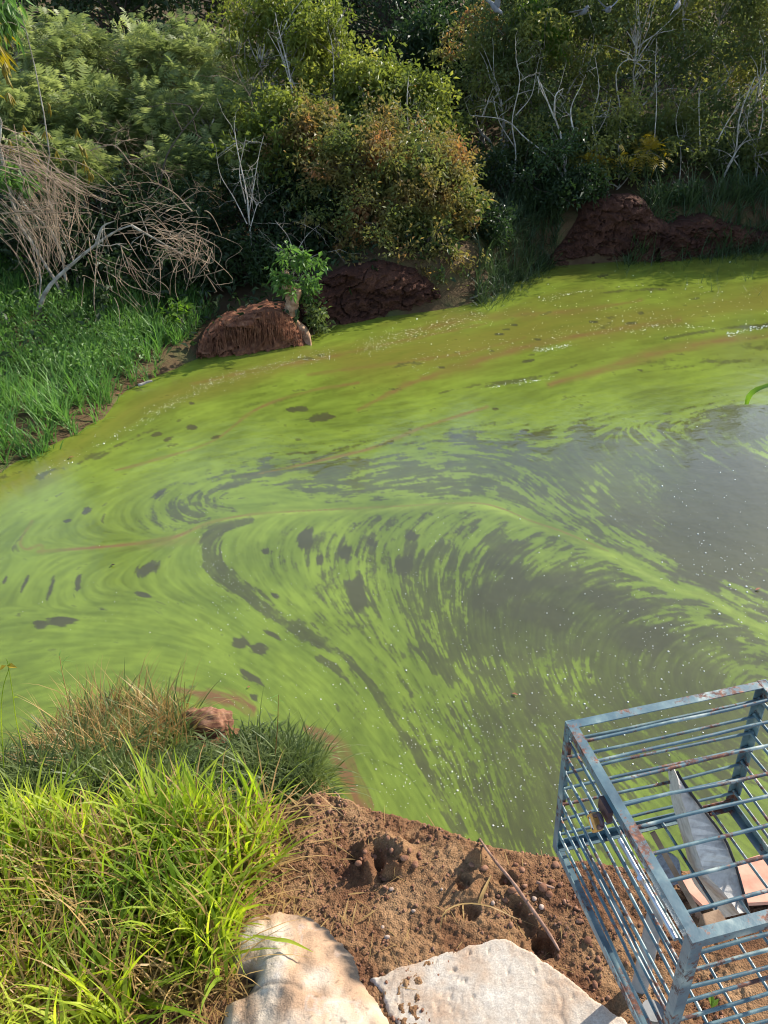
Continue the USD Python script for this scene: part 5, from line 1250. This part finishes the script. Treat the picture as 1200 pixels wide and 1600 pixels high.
mat_steel = noise_mat('bright_steel', [(0.35, 0.35, 0.36), (0.6, 0.6, 0.6)], 30, 3, 0.28, 0.1, 200, 0.001, 0.5, 0.9)
lb0, lb1 = cg(-0.010, 0.30, 0.040), cg(-0.010, 0.52, 0.036)
obj('latch_bolt', local(tube(np.array([lb0, (lb0 + lb1) / 2, lb1]), 0.0055, 12), cl_), mat_steel, cage, smooth=50)
kb = cg(-0.016, 0.40, 0.030)
obj('latch_knob', local(tube(np.array([cg(-0.010, 0.405, 0.038), kb, kb + [-0.004, 0, 0.008]]), 0.006, 10), cl_), mat_steel, cage, smooth=50)
hp = bar_box(cg(-0.012, 0.205, 0.018), EL, EW, EZ, 0.045, 0.011, 0.034)
obj('hasp', local((np.array(hp.vertices), np.array(hp.faces)), cl_), noise_mat('rusted_steel', [(0.025, 0.014, 0.016), (0.06, 0.03, 0.03), (0.10, 0.055, 0.04)], 40, 4, 0.6, 0.4, 200, 0.002, 0.4), cage)

# padlock, hanging from the hasp
mat_brass = noise_mat('tarnished_brass', [(0.30, 0.13, 0.03), (0.46, 0.22, 0.05), (0.52, 0.28, 0.07)], 60, 4, 0.5, 0.15, 200, 0.001, 0.5)
mat_shackle = noise_mat('dark_shackle', [(0.022, 0.012, 0.018), (0.05, 0.028, 0.036)], 40, 3, 0.4, 0.1, 200, 0.001, 0.5)
mat_label = noise_mat('worn_label', [(0.50, 0.50, 0.50), (0.70, 0.70, 0.70)], 90, 4, 0.6, 0.1, 200, 0.001, 0.4)
mat_black = noise_mat('black_rubber', [(0.010, 0.010, 0.012), (0.022, 0.022, 0.024)], 40, 3, 0.55, 0.2, 200, 0.001, 0.4)
pc = cg(-0.026, 0.235, 0.058)
lu = unit(EL * 0.86 + EZ * 0.5); ld = unit(np.cross(np.cross(lu, EZ), lu)); lo = unit(np.cross(lu, ld))
if lo @ EW > 0:
    lo = -lo
lock = thing('padlock', 'brass padlock with a thick dark shackle on the cage hasp', 'padlock', pc)
from manifold3d import Manifold, CrossSection
def to_lock(v):
    v = np.asarray(v)
    return v[:, :1] * lu + v[:, 1:2] * ld + v[:, 2:3] * lo
def round_box(a, b, c, r):
    s = [Manifold.sphere(r, 10).translate((x, y, z)) for x in (-a, a) for y in (-b, b) for z in (-c, c)]
    mm = Manifold.batch_hull(s).to_mesh()
    return np.array(mm.vert_properties[:, :3]), np.array(mm.tri_verts)
bv, bf = round_box(0.0165, 0.013, 0.0055, 0.003)
lock_body = obj('body', (to_lock(bv + [0, 0.020, 0]), bf), mat_brass, lock, smooth=40)
a_ = np.linspace(np.pi, 0, 16)
sh = np.stack([0.0125 * np.cos(a_), -0.0135 - 0.0125 * np.sin(a_), a_ * 0], 1)
sh = np.vstack([[-0.0125, 0.008, 0], sh, [0.0125, 0.008, 0]])
obj('shackle', tube(to_lock(sh), 0.0054, 12), mat_shackle, lock, smooth=50)
lv = np.array([[x, y, z] for x in (-0.0125, 0.0125) for y in (0.0155, 0.0245) for z in (0.0080, 0.0092)])
hh = trimesh.convex.convex_hull(lv)
obj('label_plate', (to_lock(hh.vertices), np.array(hh.faces)), mat_label, lock_body)
for s in (-1, 1):
    obj('rivet', tube(to_lock(np.array([[s * 0.0115, 0.020, 0.0090], [s * 0.0115, 0.020, 0.0102]])), 0.0022, 10), mat_black, lock_body)

# what stands inside the cage
mat_grey = noise_mat('weathered_grey_board', [(0.20, 0.185, 0.17), (0.36, 0.34, 0.315), (0.47, 0.45, 0.42), (0.30, 0.275, 0.25)], 16, 5, 0.6, 0.25, 70, 0.004, 0.4)
def crp(x, y):
    return x / 5.333 + 980, y / 5.333 + 1180
LE = [(340, 128), (350, 220), (360, 330), (400, 500), (460, 700), (500, 850), (540, 1040), (650, 1190), (770, 1365)]
RE = [(388, 118), (420, 190), (445, 330), (500, 500), (552, 700), (600, 850), (655, 985), (800, 1140), (935, 1318)]
XE = [(398, 116), (432, 185), (545, 350), (660, 500), (800, 690), (875, 870), (905, 950), (955, 1130), (1005, 1308)]
zt = [H - 2.6 + 1.105 - (q[1] - 118) / (1318 - 118) * 0.385 for q in RE]
def edge_pts(E, k):
    out = []
    for q, z in zip(E, zt):
        p = at(*crp(*q), z); out.append(EYE + (p - EYE) * k)
    return spline(out, 24)
e1, e2, e3 = edge_pts(LE, 1.13), edge_pts(RE, 1.0), edge_pts(XE, 1.012)
e4 = (e1 + e3) / 2 + unit((e1 + e3) / 2 - EYE) * 0.035
ring = np.stack([e1, e2, e3, e4], 1); v = ring.reshape(-1, 3); f = []
for i in range(23):
    for j in range(4):
        a, b = i * 4 + j, i * 4 + (j + 1) % 4
        f += [[a, b, b + 4], [a, b + 4, a + 4]]
f += [[0, 2, 1], [0, 3, 2], [92, 93, 94], [92, 94, 95]]
board = thing('grey_board', 'weathered pale-grey tapered board leaning inside the cage', 'board', e2[-1])
mm_ = trimesh.Trimesh(v, np.array(f), process=False); mm_.fix_normals()
obj('board', local((np.array(mm_.vertices), np.array(mm_.faces)), e2[-1]), mat_grey, board)
cb = e3 + unit(EYE - e3) * 0.004 + RGT * 0.003
obj('edge_strip', local(tube(cb[1:], 0.0034, 8), e2[-1]), mat_black, board, smooth=50)
obj('cap', local(tube(np.array([ring[0].mean(0) - UPV * 0.002, ring[0].mean(0) + UPV * 0.010]), 0.006, 8), e2[-1]), mat_dark_bark, board)

mat_terra = noise_mat('terracotta', [(0.40, 0.17, 0.11), (0.50, 0.235, 0.155), (0.55, 0.29, 0.20)], 12, 5, 0.8, 0.3, 120, 0.002, 0.3)
tq = [at(1058, 1376, NEAR_TOP + 0.05), at(1290, 1303, NEAR_TOP + 0.05), at(1330, 1402, NEAR_TOP + 0.05), at(1098, 1414, NEAR_TOP + 0.05)]
tm = trimesh.convex.convex_hull(np.array([p - [0, 0, z] for p in tq for z in (0, 0.018)]))
tag(obj('terracotta_tile', (np.array(tm.vertices), np.array(tm.faces)), mat_terra), 'salmon terracotta tile lying under the cage floor', 'tile')
ap = [(-0.036, 0), (0.036, 0)] + [(0.036 * math.cos(t), 0.05 + 0.036 * math.sin(t)) for t in np.linspace(0, math.pi, 14)]
pm = trimesh.creation.extrude_polygon(Polygon(ap), 0.012, engine='earcut')
p0 = at(1046, 1385, H - 1.87)
mv = np.array(pm.vertices) @ np.stack([EW, unit(np.array([0, 0, 1.0]) - EL * 0.5), unit(-EL - np.array([0, 0, 0.5]))])
tag(obj('metal_plate', (mv + p0, np.array(pm.faces)), noise_mat('speckled_grey_metal', [(0.10, 0.12, 0.15), (0.22, 0.24, 0.28), (0.13, 0.13, 0.14)], 70, 4, 0.5, 0.3, 160, 0.002, 0.5)), 'round-topped speckled grey plate standing left of the grey board in the cage', 'metal plate')
mat_lath = noise_mat('brown_lath', [(0.13, 0.08, 0.05), (0.22, 0.14, 0.085), (0.32, 0.22, 0.14)], 18, 5, 0.8, 0.3, 90, 0.003, 0.3)
q0, q1 = at(1018, 1300, H - 1.74), at(1092, 1432, H - 1.875)
ax1 = unit(q1 - q0); s1 = unit(np.cross(ax1, EYE - q0)); n1 = np.cross(s1, ax1)
lm = bar_box(q0 - s1 * 0.009, ax1, s1, n1, np.linalg.norm(q1 - q0), 0.014, 0.010)
tag(obj('wooden_lath', (np.array(lm.vertices), np.array(lm.faces)), mat_lath), 'thin brown wooden lath leaning in front of the round-topped plate', 'lath')
q0 = at(1088, 1446, H - 1.87)
lm = bar_box(q0, EW, EL, -EZ, 0.055, 0.04, 0.045)
tag(obj('wood_block', (np.array(lm.vertices) + rg.normal(size=(8, 3)) * 0.002, np.array(lm.faces)), mat_lath), 'brown wood block at the foot of the grey board', 'wood block')
mat_pipe = noise_mat('grey_pipe_wall', [(0.14, 0.145, 0.145), (0.22, 0.22, 0.21)], 20, 4, 0.55, 0.15, 120, 0.002, 0.4)
for (a_x, a_l) in ((0.05, 0.44), (0.46, 0.44), (0.27, 0.12)):
    t_ = cg(a_x, a_l, CH + 0.004); g_ = t_.copy(); g_[2] = NEAR_TOP - 0.1
    obj('support_pipe', local(tube(spline([g_, (g_ + t_) / 2, t_], 6), 0.024, 16), cl_), mat_pipe, cage, smooth=50)
b = on_bank(1112, 1575, 0.02)
tag(obj('green_leaf', rhombs(np.array([b, b]), np.array([[0.3, 1.0, 0.3], [0.8, 0.6, 0.3]]), np.array([[0, 0, 1.0], [0, 0, 1.0]]), np.array([0.05, 0.04]), np.array([0.018, 0.014])), mat_lime), 'small green leaf sprouting from the earth behind the cage bars', 'leaf')

# ------------------------------------------------------------------ birds
mat_feather = noise_mat('grey_feather', [(0.10, 0.10, 0.115), (0.16, 0.165, 0.18)], 20, 3, 0.8, 0.1, 60, 0.003, 0.2)
mat_pale_f = noise_mat('pale_feather', [(0.26, 0.26, 0.27), (0.36, 0.36, 0.37)], 20, 3, 0.8, 0.1, 60, 0.003, 0.2)
mat_dark_f = noise_mat('dark_feather', [(0.07, 0.07, 0.085), (0.12, 0.12, 0.14)], 20, 3, 0.8, 0.1, 60, 0.003, 0.2)
def bird(label, px, py, Y, head, up, spread, sweep, lift, size=1.0):
    """head: the way it flies; up: its back; a lofted body with head and beak, two feathered wings, a fanned tail"""
    c = at_y(px, py, Y * K); hd = unit(head); s = unit(np.cross(hd, up)); u = np.cross(s, hd)
    def T(v):
        v = np.asarray(v, float) * size
        return v[:, :1] * hd + v[:, 1:2] * s + v[:, 2:3] * u
    b = thing('bird', label, 'bird', c)
    prof = [(-0.13, 0.012, -0.005), (-0.09, 0.030, 0), (-0.03, 0.046, -0.004), (0.03, 0.048, -0.004), (0.07, 0.034, 0.010), (0.095, 0.025, 0.022), (0.115, 0.027, 0.028), (0.135, 0.020, 0.028), (0.148, 0.006, 0.024), (0.170, 0.002, 0.018)]
    pr = spline(np.array([(a, 0, z) for a, _, z in prof]), 30); rr_ = np.interp(np.linspace(0, 9, 30), range(10), [q[1] for q in prof])
    tv, tf = tube(pr, rr_, 14)
    bd = obj('body', (T(tv), tf), mat_feather, b, smooth=True)
    obj('beak', (T(tube(np.array([[0.142, 0, 0.022], [0.155, 0, 0.020], [0.172, 0, 0.016]]), np.array([0.007, 0.005, 0.001]), 6)[0]), tube(np.array([[0.142, 0, 0.022], [0.155, 0, 0.020], [0.172, 0, 0.016]]), 0.004, 6)[1]), mat_black, bd)
    for sg in (-1, 1):
        e_ = trimesh.creation.icosphere(subdivisions=1, radius=0.0045)
        obj('eye', (T(np.array(e_.vertices) + [0.132, 0.019 * sg, 0.033]), np.array(e_.faces)), mat_black, bd)
    def slab(outline, z0, dz, th=0.006):
        pl = Polygon(outline); e = trimesh.creation.extrude_polygon(pl, th, engine='earcut')
        v = np.array(e.vertices); v[:, 2] += z0 + dz * np.abs(v[:, 1]) ** 1.4
        return v, np.array(e.faces)
    for sg in (-1, 1):
        w = spread
        out = [(0.055, 0.02), (0.075 - 0.1 * sweep, 0.09 * w), (0.065 - 0.2 * sweep, 0.15 * w), (0.02 - 0.4 * sweep, 0.25 * w), (0.0 - 0.42 * sweep, 0.245 * w), (-0.015 - 0.35 * sweep, 0.225 * w), (-0.03 - 0.3 * sweep, 0.20 * w), (-0.045 - 0.2 * sweep, 0.16 * w), (-0.06 - 0.1 * sweep, 0.10 * w), (-0.06, 0.02)]
        v, f = slab([(x, y * sg) for x, y in out], 0.012, lift)
        obj('wing', (T(v), f), mat_dark_f if spread < 0.6 else mat_feather, b)
    v, f = slab([(-0.10, -0.018), (-0.22, -0.05), (-0.235, -0.02), (-0.24, 0.0), (-0.235, 0.02), (-0.22, 0.05), (-0.10, 0.018)], -0.004, 0.0)
    obj('tail', (T(v), f), mat_pale_f, b)
bird('grey bird flying with its pale tail up, left of the lime sapling', 774, 12, 11.9, RGT * 0.7 - UPV * 0.55 + FWD * 0.4, UPV * 0.8 + RGT * 0.3, 0.9, 0.5, 0.8, 0.9)
bird('grey bird gliding with wings spread, right of the lime sapling', 912, 18, 12.0, RGT * 0.3 - UPV * 0.2 - FWD * 0.8, UPV + FWD * 0.1 - RGT * 0.42, 0.85, 0.3, 0.4, 0.9)
bird('grey bird with a white breast, wings raised, seen from the front', 950, 15, 12.0, -FWD * 0.8 - UPV * 0.5, UPV, 0.8, 0.3, 1.5, 0.9)
bird('grey bird perched in the olive crown with its wings closed', 1058, 9, 12.0, RGT * 0.6 + UPV * 0.8 + FWD * 0.2, -RGT * 0.6 + UPV * 0.5, 0.32, 0.45, -0.8, 0.8)

# ------------------------------------------------------------------ what floats on the water
rg = np.random.default_rng(500)
mat_foam = noise_mat('white_foam', [(0.62, 0.64, 0.54), (0.80, 0.80, 0.74)], 60, 2, 0.5, 0.05, 200, 0.001, 0.5)
bx, by, br = [], [], []
def bub(px, py, n, sx, sy, r0, r1, rot=0.0):
    for _ in range(n):
        a, b_ = rg.normal() * sx, rg.normal() * sy
        p = at(px + a * math.cos(rot) - b_ * math.sin(rot), py + a * math.sin(rot) + b_ * math.cos(rot))
        if pond_poly.contains(shapely.Point(p[0], p[1])) and p[2] < 1:
            bx.append(p[0]); by.append(p[1]); br.append(rg.uniform(r0, r1) * (0.6 + 1.2 * rg.random() ** 4))
bub(760, 1200, 330, 90, 70, 0.0012, 0.0036)
bub(640, 1180, 90, 50, 70, 0.0012, 0.0030)
bub(880, 1120, 260, 130, 70, 0.0012, 0.0034)
bub(800, 960, 180, 140, 80, 0.0015, 0.0034)
bub(1100, 830, 130, 70, 80, 0.002, 0.0045)
bub(1150, 900, 70, 40, 40, 0.002, 0.006)
bub(1080, 1010, 130, 90, 50, 0.0015, 0.004)
bub(345, 890, 120, 24, 60, 0.0015, 0.0030, -0.4)
bub(460, 985, 60, 50, 12, 0.0015, 0.003, 0.7)
bub(480, 1090, 110, 120, 60, 0.0012, 0.0032)
bub(250, 960, 60, 160, 60, 0.0012, 0.003)
bub(600, 860, 60, 120, 40, 0.0015, 0.003)
def foam_line(px, n, w, r0, r1):
    d_ = dens(np.array(px, float).reshape(-1, 2), 4)
    for _ in range(n):
        q_ = d_[rg.integers(len(d_))]
        bub(q_[0] + rg.normal() * 4, q_[1] + rg.normal() * w, 1, 0.1, 0.1, r0, r1)
foam_line([835, 548, 860, 545, 890, 539], 90, 1.6, 0.003, 0.006)
foam_line([760, 606, 800, 599, 830, 596, 862, 590], 70, 1.8, 0.003, 0.006)
foam_line([1135, 524, 1170, 515, 1200, 510], 80, 1.6, 0.003, 0.007)
foam_line([980, 518, 1040, 510, 1100, 512], 50, 1.4, 0.003, 0.006)
foam_line([840, 470, 880, 460, 925, 454], 60, 1.6, 0.003, 0.006)
foam_line([230, 650, 330, 600, 430, 572, 520, 552], 420, 5, 0.002, 0.0045)
foam_line([560, 545, 650, 520, 760, 488], 460, 7, 0.002, 0.0045)
foam_line([640, 570, 760, 545, 900, 520, 1050, 500], 260, 9, 0.002, 0.0045)
foam_line([60, 740, 160, 690, 240, 650], 60, 5, 0.003, 0.006)
bub(860, 500, 160, 160, 24, 0.003, 0.007)
bub(1080, 480, 160, 120, 24, 0.003, 0.007)
n = len(bx); br = np.array(br)
vv = iv[None] * br[:, None, None] * [1, 1, 0.7] + np.stack([bx, by, br * 0.2], 1)[:, None]
tag(obj('foam_bubbles', (vv.reshape(-1, 3), (if_[None] + np.arange(n)[:, None, None] * 12).reshape(-1, 3)), mat_foam, smooth=True), 'white specks and bubbles of foam floating on the pond', 'foam', kind='stuff')

def float_leaf(name, label, px, py, L, W, mat, ang, cat='leaf'):
    p = at(px, py, 0.006)
    d_ = np.array([[math.cos(ang), math.sin(ang), 0.12]])
    v, f = rhombs(np.array([p]), d_, np.array([[0, 0.1, 1.0]]), np.array([L]), np.array([W]), 0.3, -0.05)
    tag(obj(name, (np.vstack([v, v - [0, 0, 0.002]]), np.vstack([f, f[:, ::-1] + 4])), mat), label, cat)
mat_deadleaf = noise_mat('dead_leaf', [(0.28, 0.10, 0.05), (0.42, 0.19, 0.10)], 30, 4, 0.7, 0.3, 100, 0.003, 0.3)
float_leaf('dead_leaf', 'reddish dead leaf floating at the tip of the left grass tongue', 174, 619, 0.13, 0.06, mat_deadleaf, 0.1)
float_leaf('dead_leaf', 'brown leaf floating near the bottom of the pond view, above the cage', 800, 1083, 0.035, 0.014, mat_deadleaf, -0.6)
float_leaf('dead_leaf', 'small orange leaf among the foam specks at the right', 1180, 922, 0.04, 0.016, mat_deadleaf, 0.3)
float_leaf('dead_leaf', 'small pale dead leaf floating near the left grass bank', 106, 716, 0.06, 0.03, mat_drygrass, 0.2)
float_leaf('dead_leaf', 'tiny dark leaf floating left of the brown foam seam', 172, 884, 0.035, 0.02, mat_dark_bark, 0.2)
float_leaf('dead_leaf', 'tiny reddish leaf on the green film above the dark weeds', 386, 1074, 0.018, 0.012, mat_deadleaf, 0.2)
p0, p1 = at(216, 602, 0.03), at(238, 595, 0.05)
tag(obj('driftwood', limb(p0, p1, 0.018, 0.012, rg, 0.05, 6, 7)[1], mat_pale_bark, smooth=True), 'short pale piece of driftwood at the grass edge, left of the root mound', 'driftwood')
tag(obj('driftwood', limb(at(712, 470, 0.05), at(765, 455, 0.10), 0.014, 0.006, rg, 0.05, 8, 6)[1], mat_bark, smooth=True), 'thin branch lying in the water below the rusty bush', 'driftwood')
